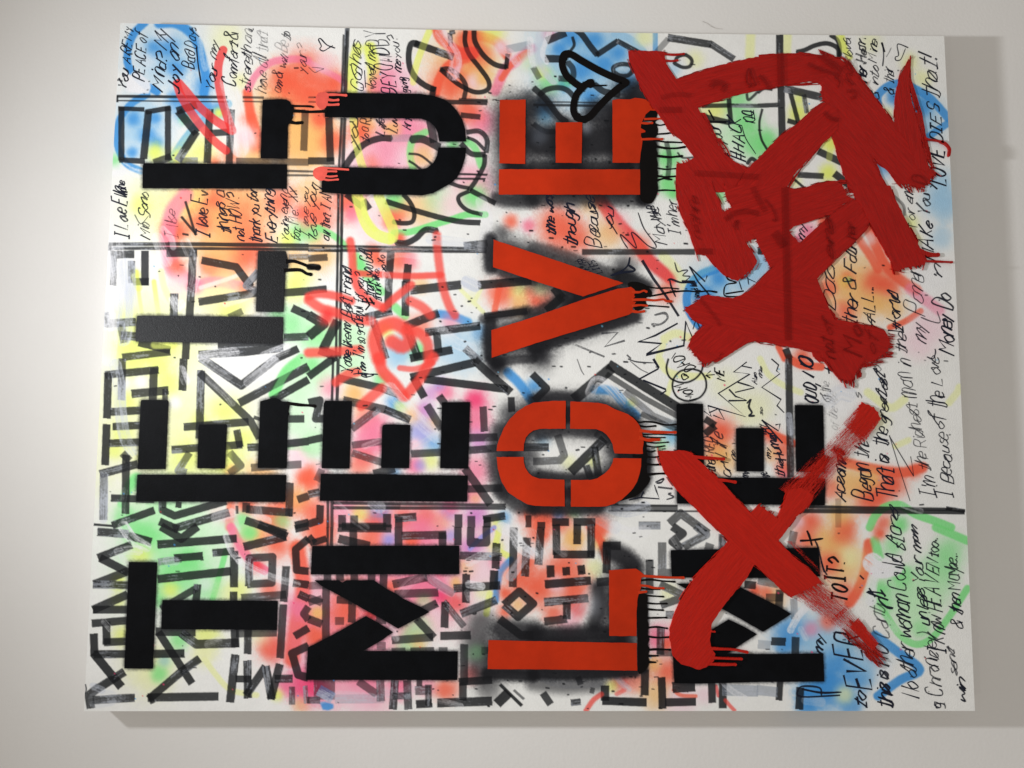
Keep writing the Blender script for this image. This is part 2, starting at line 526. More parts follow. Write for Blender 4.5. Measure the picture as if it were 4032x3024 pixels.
L(9, "130,1650 60,1600 40,1580 50,1640 100,1655", .7)

T(2, 0)
B('b', .9, 420, 380, 420); B('b', .85, 720, 300, 330); B('b', .8, 520, 700, 220)
for a in ((370, 150, 100), (600, 180, 90), (830, 310, 95), (260, 270, 80), (480, 460, 120), (700, 430, 90), (940, 600, 110), (560, 740, 90), (300, 620, 60), (100, 870, 100)):
    B('B', .8, *a)
S('B', .65, 50, "1200,110 1200,300", .2); S('b', .85, 70, "800,120 950,170 1080,290", .3); B('G', .7, 150, 600, 110); B('Y', .7, 90, 500, 70); B('G', .6, 330, 590, 60)
B('y', .8, 1100, 150, 90); B('y', .8, 1600, 370, 90); S('y', .9, 90, "2140,130 2130,340"); B('G', .7, 2000, 760, 140); B('G', .85, 2080, 1000, 150); B('Y', .7, 1780, 880, 110)
B('G', .8, 2160, 1200, 150); B('P', .5, 160, 120, 70); B('G', .9, 1320, 1340, 120); B('G', .9, 1330, 1590, 110); B('Y', .7, 1750, 1150, 70); B('y', .8, 1650, 880, 60); B('b', .6, 1370, 480, 90); B('g', .7, 1900, 1150, 130)
C(62, "420,80 480,130 560,240 632,330"); M(58, "622,330 835,190"); M(52, "825,190 1030,300", .88, .55)
M(76, "115,365 275,368"); M(76, "130,190 320,110", .85, .35); C(54, "60,720 130,670 240,650 340,680 430,780", .85); C(62, "0,650 120,760 250,930 330,990", .85); C(52, "0,1010 120,1080 280,1080", .8)
C(44, "790,500 790,450 860,420 950,430 975,480 930,530 850,530 790,495", .9, .15); M(74, "1325,158 1750,225", .85, .25); M(66, "1745,220 1975,370", .8, .35); M(60, "1330,170 1215,300", .4)
C(36, "1385,420 1420,350 1500,330 1560,380 1540,440 1470,450 1385,410", .9, .25)
M(44, "1660,830 1940,825", .85); M(40, "1940,825 2211,830", .8, .5); M(48, "1925,760 1945,1010"); M(56, "1640,925 1930,995", .85)
L(14, "1725,870 1780,970", .95, 0, 'k'); L(26, "1690,985 1900,990", .95, 0, 'k', False)
C(30, "385,150 402,230 365,290", .9); C(60, "340,400 390,470 380,560 250,560", .75); C(66, "600,620 700,690 850,720", .85)
M(14, "120,790 640,798", .8); M(26, "0,820 620,828", .8); C(40, "2105,1400 2150,1350 2211,1390", .9); C(28, "2100,710 2120,770 2211,690", .8); C(50, "1310,1180 1340,1350 1320,1560", .6, .2)
C(18, "1420,1290 1470,1340 1590,1335", .8); M(60, "0,450 60,560", .5, .4)
W(120, "90,100 60,300 110,450 200,560", .7, .3, 'w'); W(50, "160,110 90,300 130,400", .7, .2)
H("#HACK", 2090, 1375, 2040, 950, 115, 15, .95); L(8, "2050,1020 2090,1150 2190,1305"); H("100", 2185, 1020, 2160, 880, 95, 14, .95); L(8, "2140,870 2155,960"); L(7, "2165,870 2180,960")
H("an your", 1940, 1365, 1790, 1000, 120, 13, .95)

T(3, 0)
S('y', .95, 80, "290,130 280,330"); S('Y', .75, 60, "820,130 850,260 900,350"); B('Y', .85, 390, 900, 90); B('Y', .85, 700, 1200, 80); B('Y', .9, 690, 1490, 80); B('Y', .7, 400, 760, 60)
B('G', .85, 90, 1180, 120); B('G', .5, 0, 1280, 80); B('b', .8, 1650, 980, 190); B('b', .8, 1500, 800, 150); B('y', .8, 1500, 400, 90); B('y', .8, 1620, 560, 90); B('y', .6, 1100, 200, 100); B('b', .75, 1800, 1600, 150); B('y', .9, 370, 1580, 60)
S('B', .85, 80, "1180,820 1185,720 1290,630 1420,610 1540,660 1700,760 1870,950", .25); S('B', .8, 70, "1870,1000 1750,1080 1600,1190", .25); B('B', .8, 1600, 830, 100); B('B', .85, 1340, 740, 80); B('B', .6, 1220, 1420, 110); B('B', .6, 1560, 1090, 80); B('y', .7, 1270, 900, 60)
M(72, "212,130 216,640", .93, .1); M(72, "225,640 238,1150", .9, .4); C(46, "380,300 460,280 560,235 680,215 780,260 795,340", .92, .05); C(44, "710,130 785,190 805,320 780,380", .92)
M(45, "0,828 195,820", .85, .4); M(46, "318,700 400,1010"); M(46, "450,720 480,900", .8, .6); M(76, "260,660 650,750", .85, .4); M(50, "290,975 380,1000"); C(24, "42,860 12,1000 30,1150 95,1270", .93)
M(72, "590,1275 835,1390", .88, .3); M(60, "390,1508 645,1522", .85, .4); M(74, "750,1495 900,1610", .9); M(26, "340,1540 470,1650", .9); C(30, "0,700 60,660 140,670", .85)
S('Y', .4, 60, "720,1190 700,1350", .2, 2); S('Y', .5, 70, "800,140 850,280", .2, 2)
H("& loved", 945, 500, 915, 135, 85, 12, .9, .2); H("Her Heart", 1070, 600, 1045, 130, 100, 17, .9, .2); H("& into Mine..", 1185, 770, 1170, 140, 80, 12, .85, .2)
L(14, "1225,440 1235,330 1225,210", .7, .3); L(16, "1215,205 1245,300", .95, 0, 'k'); H("& their", 1330, 720, 1330, 460, 105, 11, .9); L(11, "1478,258 1390,222 1368,240 1382,330 1350,350 1358,382 1405,370 1450,265", .75)
H("that!", 1780, 780, 1745, 340, 155, 15, .85, .3); H("LOVE", 1850, 1610, 1830, 1270, 125, 19, .95); H("DIES", 1820, 1190, 1775, 820, 115, 14, .9, .2); H("more", 1520, 900, 1500, 530, 60, 10, .85); L(12, "1260,350 1290,300 1310,255", .4)
H("yo", 1740, 1659, 1700, 1520, 90, 16, .95)
S('R', .9, 14, "1630,1140 1660,1165 1760,1180 1820,1200", .1, 4)

T(0, 1)
B('y', .9, 720, 150, 300); B('Y', .6, 560, 150, 100); B('Y', .7, 1120, 120, 170); B('o', .9, 1450, 250, 500); B('O', .9, 900, 400, 120); B('O', .85, 1290, 120, 110); B('O', .85, 1170, 310, 120)
B('O', .6, 1500, 330, 260); B('O', .85, 1550, 660, 180); B('O', .6, 1700, 600, 160); B('o', .6, 1350, 250, 150); B('O', .8, 1250, 760, 120); B('o', .7, 1350, 560, 200); B('o', .6, 1400, 1000, 260)
S('P', .7, 150, "1000,50 880,200 840,350 830,500 870,750 960,850 1100,950"); B('O', .85, 920, 760, 90); B('p', .8, 900, 950, 140); S('P', .7, 100, "1060,950 1300,900 1560,950"); S('W', .7, 40, "1150,960 1400,880 1560,820", .5)
B('O', .85, 1590, 960, 70); B('O', .75, 1950, 110, 150); B('R', .6, 2150, 220, 90); B('y', .8, 1400, 1150, 260); B('Y', .6, 1450, 1200, 120)
B('G', .8, 2110, 420, 110); B('Y', .8, 2000, 480, 90); B('Y', .7, 2100, 870, 150); B('G', .7, 2050, 1330, 170); B('G', .6, 1900, 1200, 100); B('Y', .5, 2050, 1000, 120); B('o', .7, 2080, 680, 110)
S('Y', .85, 46, "690,900 710,1050 735,1220", .3); B('Y', .85, 510, 830, 50); S('Y', .8, 36, "520,800 540,1000 570,1200", .4); B('y', .9, 720, 1350, 360); B('Y', .95, 860, 1530, 110); B('Y', .75, 480, 1560, 200); B('Y', .5, 400, 1300, 130)
B('Y', .8, 620, 1630, 70); S('y', .8, 60, "760,800 790,950 850,1080", .4); B('y', .8, 1100, 1580, 200)
M(36, "250,532 830,530", .85, .5); M(40, "830,528 2211,545", .9); M(32, "250,572 830,572", .85, .5); M(30, "830,572 2211,582", .88)
M(76, "330,635 495,630", .85, .6); M(70, "470,700 470,910", .8, .6); M(76, "602,600 602,935", .9, .1); M(72, "490,900 640,900", .9, .1); M(62, "295,600 290,935", .8, .6); M(76, "815,620 1115,620", .9); M(78, "1075,590 1062,900 1040,1245", .86, .35); M(80, "890,1018 885,1245", .88, .4)
M(76, "1160,690 1500,755 1645,950", .88, .12); M(74, "1720,800 1600,940 1700,1000", .75, .5); M(78, "1132,1100 1700,1010", .86, .35); M(66, "1430,1250 1560,1190", .55, .1)
M(26, "1000,110 1100,440"); M(26, "960,260 1110,440"); M(22, "970,430 1030,440"); M(78, "1975,1010 2211,992", .85); M(78, "2050,1160 2211,1235", .88); M(76, "1970,1450 2211,1440", .8, .45)
M(76, "1010,1490 1000,1659"); M(76, "540,1500 850,1575", .85); M(74, "380,1645 850,1590", .8, .2); M(82, "220,1315 510,1295", .85, .4); M(84, "365,1430 520,1440", .85, .4); M(76, "1320,1530 1960,1480", .85, .4); M(82, "1130,1620 1600,1590 1960,1550", .88, .35)
M(76, "1890,1659 2110,1560", .9, .2); M(60, "222,1200 228,1345", .9, .4); M(40, "250,540 250,590", .6, .5); M(80, "360,1290 400,1500", .6, .5); M(60, "2020,660 2211,655", .5, .3)
S('Y', .55, 70, "500,850 540,960", .2, 2); S('Y', .6, 80, "700,1520 880,1520", .3, 2)
W(180, "300,520 330,750 350,950 250,1080 260,1300", .85, .30); W(170, "420,750 430,1000 420,1250 380,1450", .78, .35, 'w'); W(110, "720,470 770,600 820,700", .55, .35); W(100, "1000,520 1100,780 1060,1000", .5, .35); W(90, "880,1080 920,1150 960,1120", .8)
W(110, "1170,1640 1300,1620 1480,1600", .85); W(110, "1780,1640 1880,1600 1980,1560", .85); W(150, "250,1250 260,1500 240,1659", .5, .2); W(70, "1400,1120 1600,1050 1700,960", .45, .4); W(60, "780,380 860,470 880,560", .45)
H("I Love Ella", 440, 480, 420, -20, 125, 15, .9, .3); H("Mio Sono", 650, 490, 640, 40, 110, 14, .85, .5); L(12, "500,240 560,330 640,250", .5); H("I like", 940, 480, 900, 200, 110, 14, .55, .6)
H("I love Ev", 1240, 470, 1215, 0, 130, 18, .85); H("things a", 1450, 440, 1370, 0, 120, 16, .8); H("not HOW?", 1585, 500, 1525, 30, 110, 14, .9); H("thank you for", 1745, 520, 1710, -20, 115, 14, .85); H("Everything", 1905, 515, 1860, -10, 115, 15, .85)
H("You're even a", 2020, 510, 2000, -10, 80, 11, .8); H("for Me? XX", 2130, 505, 2100, -10, 85, 11, .75); H("I love you", 2211, 470, 2205, -10, 75, 10, .7)

T(1, 1)
B('o', .7, 40, 60, 160); B('O', .85, 100, 250, 170); B('O', .85, 400, 130, 150); B('P', .7, 430, 230, 90); B('G', .8, 50, 430, 80); S('G', .8, 60, "100,370 250,450 380,560"); B('p', .7, 620, 350, 150)
B('O', .85, 850, 240, 130); B('G', .9, 850, 100, 100); B('o', .6, 1100, 180, 180); B('G', .5, 1300, 90, 150); B('p', .7, 1400, 120, 160); S('G', .9, 64, "840,420 1000,410 1200,350 1400,290 1560,240 1740,240", .3); B('G', .9, 1620, 60, 110); B('O', .9, 900, 470, 60); B('O', .6, 800, 330, 70)
B('o', .8, 120, 650, 150); B('O', .8, 640, 620, 90); B('O', .8, 900, 660, 130); B('P', .5, 1000, 680, 80); B('O', .8, 700, 700, 70)
B('O', .85, 1900, 1010, 150); B('Y', .6, 2080, 1000, 90); B('o', .8, 2090, 1120, 110); B('O', .7, 2200, 1000, 70); S('O', .75, 60, "1880,950 1830,1200"); B('y', .5, 1620, 1060, 80); S('y', .8, 40, "1500,980 1600,1080 1720,1200"); S('y', .7, 40, "1700,970 1640,1080", .3)
B('O', .8, 1990, 310, 70); B('P', .8, 2170, 350, 70); B('G', .8, 500, 730, 80); S('G', .75, 80, "470,650 560,830 720,1000"); S('G', .8, 80, "850,1150 950,1240"); B('g', .9, 150, 1400, 200); B('g', .9, 430, 1450, 170); B('G', .6, 60, 1450, 120)
S('B', .85, 80, "1290,1220 1420,1240 1570,1300"); B('G', .85, 1080, 1570, 90); B('b', .7, 1480, 1540, 240); B('B', .5, 1690, 1400, 90); B('O', .6, 1100, 1330, 120); B('P', .5, 1400, 1300, 90); B('c', .6, 900, 1560, 120); B('o', .6, 1100, 940, 80); B('Y', .8, 760, 1380, 80); B('b', .6, 850, 1659, 100)
M(26, "295,40 270,1659", .93, .1); M(30, "330,40 308,1659", .93, .1); M(26, "0,548 1750,572", .9, .4); M(30, "0,592 1750,605", .9, .4); M(10, "0,570 1750,588", .5, .4)
C(56, "760,110 1050,200 1300,270 1500,310 1690,320", .9); C(46, "930,40 1000,120 1040,220 1020,310 920,325 830,310", .92); C(42, "1580,10 1480,60 1490,130 1570,200 1710,240", .92); M(52, "1590,0 1840,130"); M(62, "370,40 530,165"); M(66, "540,100 600,185", .85)
C(62, "860,515 960,520 1060,470 1150,390 1270,400", .9, .15); M(70, "1530,545 1760,520", .85, .4); M(76, "810,605 790,900 780,1200", .9, .2); M(76, "980,730 962,910"); M(76, "955,900 952,1235", .88, .45)
M(88, "1000,985 1500,930", .85, .45); M(86, "1670,935 2190,890", .9, .35); M(78, "560,1250 820,1190", .85, .35); M(84, "950,1340 1280,1210", .85, .6); M(80, "1150,1400 1690,1335", .88, .4); M(80, "960,1330 1080,1659", .85, .45); M(82, "1000,1655 1415,1570", .92)
M(70, "0,672 185,660", .75, .35); M(72, "0,990 178,970", .88); M(96, "0,1230 150,1320 0,1440", .92, .15); M(92, "285,1285 140,1570"); M(90, "105,1570 290,1640"); M(76, "1540,1555 1690,1690", .8, .6); M(76, "640,1290 760,1659", .8, .5); M(76, "1260,1400 1280,1600", .85); M(66, "1730,1240 2150,1190", .9, .1)
C(64, "0,755 60,755 100,762", .97, 0, 'k'); C(26, "0,825 30,828", .97, 0, 'k')
S('Y', .80, 110, "480,60 530,240 600,380 700,450 800,480", .12, 2); S('Y', .72, 100, "690,60 760,220 830,380 830,470", .12, 2); S('Y', .5, 60, "540,100 560,250 650,380", .1, 2)
S('r', 0.79, 78, "410,500 430,640 440,800 480,950 570,1060 720,1150", .5, 2); S('r', 0.79, 62, "460,818 700,830 1000,845 1300,835", .5, 2); S('r', 0.74, 80, "1262,440 1270,600 1300,830 1335,1000 1390,1150 1440,1230", .5, 2)
S('r', 0.73, 90, "1000,1090 1120,1150 1200,1230", .5, 2); S('r', 0.79, 76, "1010,930 850,1060 740,1160", .5, 2); S('r', 0.79, 80, "0,1045 100,1020 260,1040 420,1090", .5, 2); S('r', 0.79, 90, "0,1080 120,1160 260,1200 450,1270 620,1290", .5, 2)
S('r', 0.84, 130, "690,1659 650,1500 690,1370 830,1310 960,1380 990,1480 920,1540 820,1490", .5, 2); S('r', 0.76, 96, "960,1370 1080,1400 1170,1500 1180,1659", .5, 2); S('r', 0.79, 90, "0,1600 250,1590 500,1570", .5, 2); B('R', .85, 180, 1250, 80, 2)
W(100, "1200,480 1500,520 1700,560", .5, .4, 'w'); W(80, "760,830 800,960", .6, .35); W(120, "1560,900 1640,940", .9, .25, 'w'); W(120, "750,640 900,600 1080,620", .4, .4); W(60, "500,560 560,650 620,800", .35, .3); W(60, "620,1180 620,1300", .5, .3, 'w'); W(120, "1290,1380 1450,1500 1600,1560", .5, .4); W(120, "1700,120 1760,300 1720,560", .45, .3)
H("love you", 80, 510, 80, -20, 85, 12, .85); H("all that I AM", 205, 500, 235, 10, 95, 12, .85); H("me like my Best Friend", 410, 1690, 435, 770, 105, 13, .93); H("I'm so grateful for you?", 545, 1660, 540, 830, 100, 11, .9, .1)
H("I thank you God", 640, 1130, 625, 600, 100, 13, .9, .15); H("thank like", 720, 1100, 700, 790, 80, 12, .8, .2); H("xo Xo", 760, 800, 755, 640, 75, 13, .9)
L(18, "560,1060 600,1130 560,1180", .9, 0, 'k', False); L(18, "600,1060 640,1120", .9, 0, 'k')

T(2, 1)
B('O', .85, 230, 360, 190); B('O', .8, 420, 480, 170); S('R', .8, 130, "650,80 830,330 1000,500 1150,700 1350,860"); B('P', .5, 800, 330, 120); B('o', .7, 720, 420, 150); B('o', .5, 560, 150, 100); S('y', .8, 100, "1280,650 1400,780 1500,950"); B('O', .6, 1050, 560, 110)
B('b', .9, 1750, 950, 220); S('B', .9, 80, "1800,780 1620,850 1520,1000 1520,1150 1600,1300 1680,1370", .25); B('B', .85, 1830, 870, 90); B('B', .7, 1620, 1030, 100); S('c', .7, 60, "1820,740 1680,800 1560,880"); B('B', .6, 1720, 1000, 60)
B('O', .6, 1320, 1000, 110); B('O', .7, 90, 1080, 110); B('y', .8, 60, 960, 90); B('O', .6, 20, 1100, 60); S('y', .9, 80, "1290,1460 1400,1410 1530,1450"); S('y', .8, 60, "1230,1640 1290,1500"); B('b', .8, 2180, 780, 170); B('b', .8, 2050, 900, 120); B('G', .9, 1380, 30, 60); B('G', .7, 1840, 60, 60)
M(58, "480,608 1590,607", .82, .25)
L(11, "1030,220 1090,380 1200,530 1195,572 1120,540 1000,430 965,425 1010,545 1000,565 900,470 855,435 880,500 930,575", .8, .2)
L(20, "950,660 930,740 860,800 760,840"); L(20, "940,740 1000,790 880,810 760,840"); L(24, "1070,690 1180,870 1310,1050 1430,1240", .85, .2, 'n', False); L(16, "1340,880 1360,960 1400,1050"); L(18, "1320,890 1350,875 1460,910 1590,895", .85, .2); L(26, "1460,900 1590,905", .9)
L(24, "1420,1310 1200,1430 1030,1490 1260,1510 1110,1620 1480,1530 1500,1290 1565,1450", .9, .2, 'n', False); L(20, "670,1410 830,1400 700,1540 900,1480", .6, .5, 'n', False); L(16, "410,1520 700,1640", .6, .5, 'n', False)
L(24, "1160,1320 1250,1320 1320,1260 1290,1210 1190,1230", .6, .5); L(13, "1535,750 1620,900 1730,1030", .85, 0, 'n', False); L(13, "1535,750 1690,900 1710,840", .85, 0, 'n', False); M(84, "200,960 285,1065", .9, 0, 'K', 5); M(84, "285,1050 130,1185", .9, 0, 'K', 5)
L(14, "1890,830 1920,880 2000,910 1900,930 1875,1000 1900,1045 2060,1045", .95, 0, 'k'); L(17, "1890,1020 2070,992", .95, 0, 'k'); L(9, "2025,900 2050,980"); L(8, "2110,870 2185,905"); L(9, "2040,880 2100,850 2120,930"); L(12, "1570,1370 1600,1290 1640,1360", .7); L(10, "1400,1600 1360,1659", .8)
L(16, "920,1620 960,1659", .6)
L(13, "1390,710 1420,800 1470,790 1520,790 1470,840 1540,850 1500,890 1480,910", .7)
H("wings like", 1640, 1050, 1600, 900, 60, 12, .8)
H("time was", 215, 450, 190, 50, 95, 17, .92); H("though", 430, 560, 405, 150, 120, 18, .95); H("Because", 670, 570, 600, 50, 125, 13, .9); H("you", 800, 430, 790, 180, 100, 12, .85, .1)
H("Maybe", 1320, 530, 1230, 160, 105, 14, .75, .4); H("I'm her", 1450, 440, 1390, 90, 110, 12, .75, .3); H("NEVER", 560, 800, 500, 660, 60, 10, .8); H("LIES", 680, 810, 590, 680, 60, 10, .8); H("MAP", 1240, 290, 1200, 150, 80, 14, .8, .2)

T(3, 1)
B('o', .9, 950, 950, 350); S('O', .9, 100, "1080,370 1180,600 1260,750 1400,880 1560,980"); B('O', .85, 1160, 900, 130); B('O', .85, 880, 880, 70); B('O', .75, 690, 960, 90); B('O', .8, 1300, 960, 110); B('Y', .5, 850, 900, 60); B('o', .8, 1150, 1110, 100)
B('O', .7, 850, 1200, 110); S('O', .8, 80, "1000,490 1100,640 1180,780"); S('O', .9, 60, "1600,1190 1450,1290 1300,1350"); S('P', .6, 110, "1500,970 1650,1080 1780,1180"); B('p', .7, 1700, 1350, 190); B('p', .6, 1550, 1500, 150); B('O', .9, 430, 1640, 90); S('O', .9, 60, "200,1540 260,1659"); B('W', .6, 1100, 480, 70)
B('P', .85, 480, 400, 90); B('O', .85, 640, 300, 60); B('P', .8, 400, 480, 50); B('b', .85, 1830, 120, 170); B('b', .55, 1800, 480, 120); B('Y', .5, 1500, 330, 80); B('y', .8, 1560, 480, 60); B('b', .8, 60, 700, 130); B('W', .5, 1700, 850, 200); B('o', .8, 1330, 1150, 120); B('G', .5, 900, 880, 40)
M(66, "0,600 60,600"); M(70, "270,1560 310,1659"); C(30, "1330,50 1430,150 1440,250", .45)
H("my", 465, 500, 460, 350, 90, 13, .85, .1); H("Dad", 765, 1190, 750, 760, 115, 13, .92); H("ther & Fath", 975, 1330, 960, 500, 130, 16, .92); H("er", 940, 480, 930, 340, 90, 14, .8)
H("ALL...", 1155, 1300, 1125, 940, 100, 14, .92); H("f", 1170, 1420, 1160, 1300, 90, 14, .9); H("World", 1420, 1420, 1370, 1020, 115, 16, .92, .1); H("the", 1470, 1620, 1440, 1410, 110, 15, .75, .5)
H("my Paren", 1660, 1520, 1600, 760, 145, 13, .8, .35); H("Money Do", 1930, 1630, 1890, 1030, 160, 18, .95, .1); H("'n", 1810, 900, 1790, 730, 80, 13, .85, .3); H("MAKe You", 1740, 690, 1690, 40, 125, 17, .95); H("a for em", 1560, 500, 1520, -10, 95, 12, .85); L(13, "1660,1640 1720,1659 1745,1600 1740,1560", .8)
H("t", 1440, 1420, 1430, 1330, 120, 16, .95)
L(12, "1600,1250 1700,1290 1790,1300 1760,1190", .6)
T(0, 2)
B('y', .75, 600, 700, 650); B('y', .75, 1300, 700, 450)
for a in ((500, 30, 150), (820, 230, 120), (420, 430, 110), (380, 730, 110), (1400, 500, 140), (1380, 960, 220), (1600, 790, 120), (1000, 1000, 180), (300, 900, 80), (720, 60, 120), (1150, 620, 90), (640, 950, 110)):
    B('Y', .68, *a)
B('W', .9, 560, 220, 70); B('W', .8, 900, 430, 60); B('W', .8, 400, 240, 60); B('W', .7, 1430, 60, 260)
S('G', .9, 100, "2140,0 1990,130 1870,350", .3); B('G', .9, 500, 1220, 80); S('G', .85, 90, "380,1430 450,1250 520,1170"); B('G', .9, 420, 1560, 120); B('G', .7, 800, 1450, 200); B('g', .8, 1000, 1600, 250); B('G', .7, 480, 1640, 100); S('G', .6, 50, "2010,870 2211,890"); B('g', .8, 2110, 320, 150); B('g', .7, 2100, 600, 170)
S('O', .8, 80, "1450,1400 1430,1659"); B('O', .9, 1600, 1430, 110); B('O', .85, 2010, 1420, 150); B('O', .8, 1870, 1570, 140); B('O', .85, 2170, 1160, 90); B('o', .8, 1750, 1170, 170); B('G', .85, 1560, 1590, 80); B('o', .8, 2120, 1390, 130); B('P', .6, 1420, 1570, 70); B('p', .8, 2120, 960, 130); B('o', .8, 1450, 1100, 60); B('G', .6, 1950, 1600, 90); B('p', .7, 1300, 1520, 90)
M(76, "210,158 735,108", .88, .4); M(78, "240,140 228,585", .93, .15); M(76, "378,0 370,405", .8, .6); M(82, "690,90 678,410", .85, .5); M(84, "470,345 832,310", .85, .4); M(56, "800,300 800,400", .8, .2)
M(80, "265,522 560,508", .88, .35); M(76, "285,668 550,655", .9, .25); M(78, "225,645 210,1045", .95, .05); M(76, "250,832 545,820", .9, .25); M(82, "160,1135 530,1035", .9, .3); M(78, "416,945 410,1525", .88, .3); M(80, "198,1130 192,1582", .75, .5); M(74, "268,1370 690,1385", .9, .1); M(76, "280,1640 695,1490", .9, .2)
M(78, "982,0 970,310", .92, .15); M(78, "1155,115 1138,785", .85, .4); M(78, "1140,135 1640,610 1730,780", .82, .4); M(84, "1150,-10 1550,262 1900,-10", .88, .45); M(84, "1530,435 2211,75", .88, .35); M(78, "1850,410 2211,205", .92, .1)
M(78, "985,672 1620,620", .85, .25); M(78, "865,895 1560,845", .85, .35); M(72, "1040,925 930,1100 1010,1120", .6, .3); M(76, "1435,920 1545,1050 1430,1125", .6, .25); M(72, "1505,700 1540,870", .85, .3); M(76, "2010,592 2170,590", .85); M(76, "1612,872 1720,868", .85, .2); M(78, "2000,835 2211,812", .9)
M(76, "1648,1072 2140,1038", .6, .2); M(76, "2030,1220 2020,1550", .8, .1); M(76, "1600,1420 1595,1510", .8); M(80, "1600,1480 2055,1515", .8, .1); M(80, "1590,1590 1990,1720", .88, .1); M(78, "775,1405 775,1490 895,1545 1400,1400", .9, .1); M(82, "880,1672 1430,1512", .88, .35); M(80, "745,1600 930,1680", .92); M(60, "935,1410 930,1465", .9); M(30, "1508,1450 1508,1520", .8)
M(78, "2105,1385 2211,1350", .8, .5); M(24, "98,1630 280,1645", .95); M(76, "2080,1640 2211,1610", .9); M(76, "380,930 450,1000", .7, .5); M(70, "1710,570 1700,600", .8)
S('G', .5, 70, "2100,30 1990,140 1880,330", .2, 2); S('Y', .35, 120, "1230,760 1380,900 1380,1050", .4, 2)
W(120, "310,60 350,260 360,500 400,760 480,900", .72, .4, 'w'); W(80, "200,1150 200,1400 190,1580", .6, .4, 'w'); W(90, "960,110 1000,220", .7, .3); W(100, "1620,230 1750,130 1880,30", .6, .35); W(80, "1240,200 1400,350 1460,430", .55, .4); W(70, "1180,20 1330,120 1430,180", .5, .4); W(70, "400,1300 380,1450 400,1580", .45, .4); W(70, "1500,1400 1470,1500 1500,1620", .5, .4, 'p'); W(100, "1700,1480 1720,1560 1800,1600", .45, .4); W(100, "1300,1560 1450,1520", .5, .3)

T(1, 2)
B('g', .9, 80, 100, 200); B('g', .9, 420, 60, 180); B('G', .7, 30, 60, 80); B('G', .7, 700, 200, 80); B('G', .5, 30, 850, 100); B('g', .8, 90, 800, 150)
B('P', .6, 220, 280, 100); B('o', .9, 450, 340, 120); B('o', .9, 560, 560, 110); B('P', .85, 620, 640, 170); B('P', .75, 700, 790, 140); B('P', .85, 560, 900, 130); B('O', .6, 520, 1030, 130); B('o', .8, 1030, 560, 90); B('o', .7, 1200, 640, 70)
B('v', .8, 1150, 500, 90); B('P', .85, 1340, 320, 100); B('v', .6, 1200, 330, 90); B('P', .95, 1650, 430, 130); B('H', .8, 1640, 410, 80); B('P', .85, 1660, 620, 140); B('v', .7, 1680, 800, 110); B('q', .5, 1290, 250, 70); B('B', .75, 850, 430, 90); B('Y', .6, 900, 470, 60); B('q', .7, 1100, 720, 130); B('B', .5, 1250, 840, 80)
S('B', .85, 90, "1960,130 2080,250 2200,420"); B('B', .5, 850, 1120, 60); B('P', .85, 1040, 1050, 90); B('Y', .6, 1200, 1010, 80); B('q', .6, 1100, 1050, 60); B('P', .75, 1650, 1100, 150); B('P', .75, 1600, 1330, 120); B('o', .6, 1640, 1390, 60)
B('O', .85, 40, 1180, 120); B('O', .8, 40, 1500, 140); B('p', .8, 130, 1090, 60); B('P', .6, 350, 1480, 200); B('B', .9, 700, 1560, 110); B('Y', .85, 510, 1540, 80); B('O', .9, 930, 1570, 120); B('q', .8, 1370, 1520, 80); B('P', .8, 1400, 1450, 80); B('v', .9, 1640, 1540, 120); B('O', .8, 1150, 1560, 120); B('Y', .7, 1860, 1620, 60); B('O', .8, 2120, 1560, 80); B('B', .6, 1930, 1560, 70); B('o', .6, 1300, 1620, 90); B('O', .7, 100, 1640, 120); B('O', .7, 650, 1650, 90); B('p', .9, 1040, 850, 60)
M(26, "242,0 230,410", .9); M(34, "292,0 280,410", .9); M(78, "0,175 250,-10", .92); M(76, "300,190 730,290", .85); M(76, "720,290 885,350", .8, .5); M(80, "340,405 760,500", .75, .1); M(80, "750,500 1000,600", .88, .45); M(78, "425,690 690,490", .6, .5)
M(78, "1030,180 1140,380"); M(84, "1005,185 1640,35", .92, .05); M(78, "1140,200 1960,300", .92, .05); M(76, "1285,365 1340,440", .8); M(78, "1165,455 1310,690", .75); M(84, "1630,10 1780,150 1990,330", .88, .5); M(72, "1718,470 1730,715", .75); M(70, "1995,378 2000,520", .9, .2)
M(78, "1580,778 1860,770", .8); M(76, "1580,900 1850,880", .8, .1); M(72, "430,850 730,812", .6, .3); M(74, "430,925 725,1020", .6, .4); M(76, "1010,935 1300,920", .75, .1); M(82, "1540,1080 1790,1430", .8); M(76, "1565,1282 1905,1270", .8); M(30, "240,1420 1940,1440", .8); M(34, "240,1466 1940,1470", .8); M(60, "600,1450 900,1455", .4)
M(76, "0,430 110,405 70,590 160,590", .88, .1); M(74, "0,805 140,775", .88); M(76, "0,1335 110,1310", .8, .3); M(76, "115,1440 110,1590 0,1625", .88); M(28, "190,1400 190,1659", .8); M(34, "230,1400 230,1659", .8); M(70, "80,1200 130,1090", .5, .5)
M(78, "330,1540 330,1659", .82); M(78, "448,1545 448,1659", .82); M(76, "330,1650 760,1650", .82); M(80, "772,1530 772,1659", .82, .2); M(82, "850,1570 1060,1555", .85, .3); M(78, "888,1560 888,1659", .82); M(78, "1475,1535 1475,1659", .82); M(78, "1602,1550 1602,1659", .75); M(76, "1720,1580 1935,1545", .88, .2); M(76, "1758,1560 1758,1659", .88); M(60, "2165,1545 2165,1659", .8); M(78, "640,1130 850,1080", .8, .1)
S('r', 0.85, 110, "690,-10 730,120 850,250 930,360", .45, 2); S('r', 0.81, 100, "1230,-20 1150,100 1080,220 950,370", .45, 2); S('r', 0.66, 56, "900,90 1050,100 1220,40", .45, 2); S('r', 0.76, 90, "480,130 380,155 270,230", .45, 2); S('r', 0.76, 100, "720,290 610,380 520,460", .45, 2)
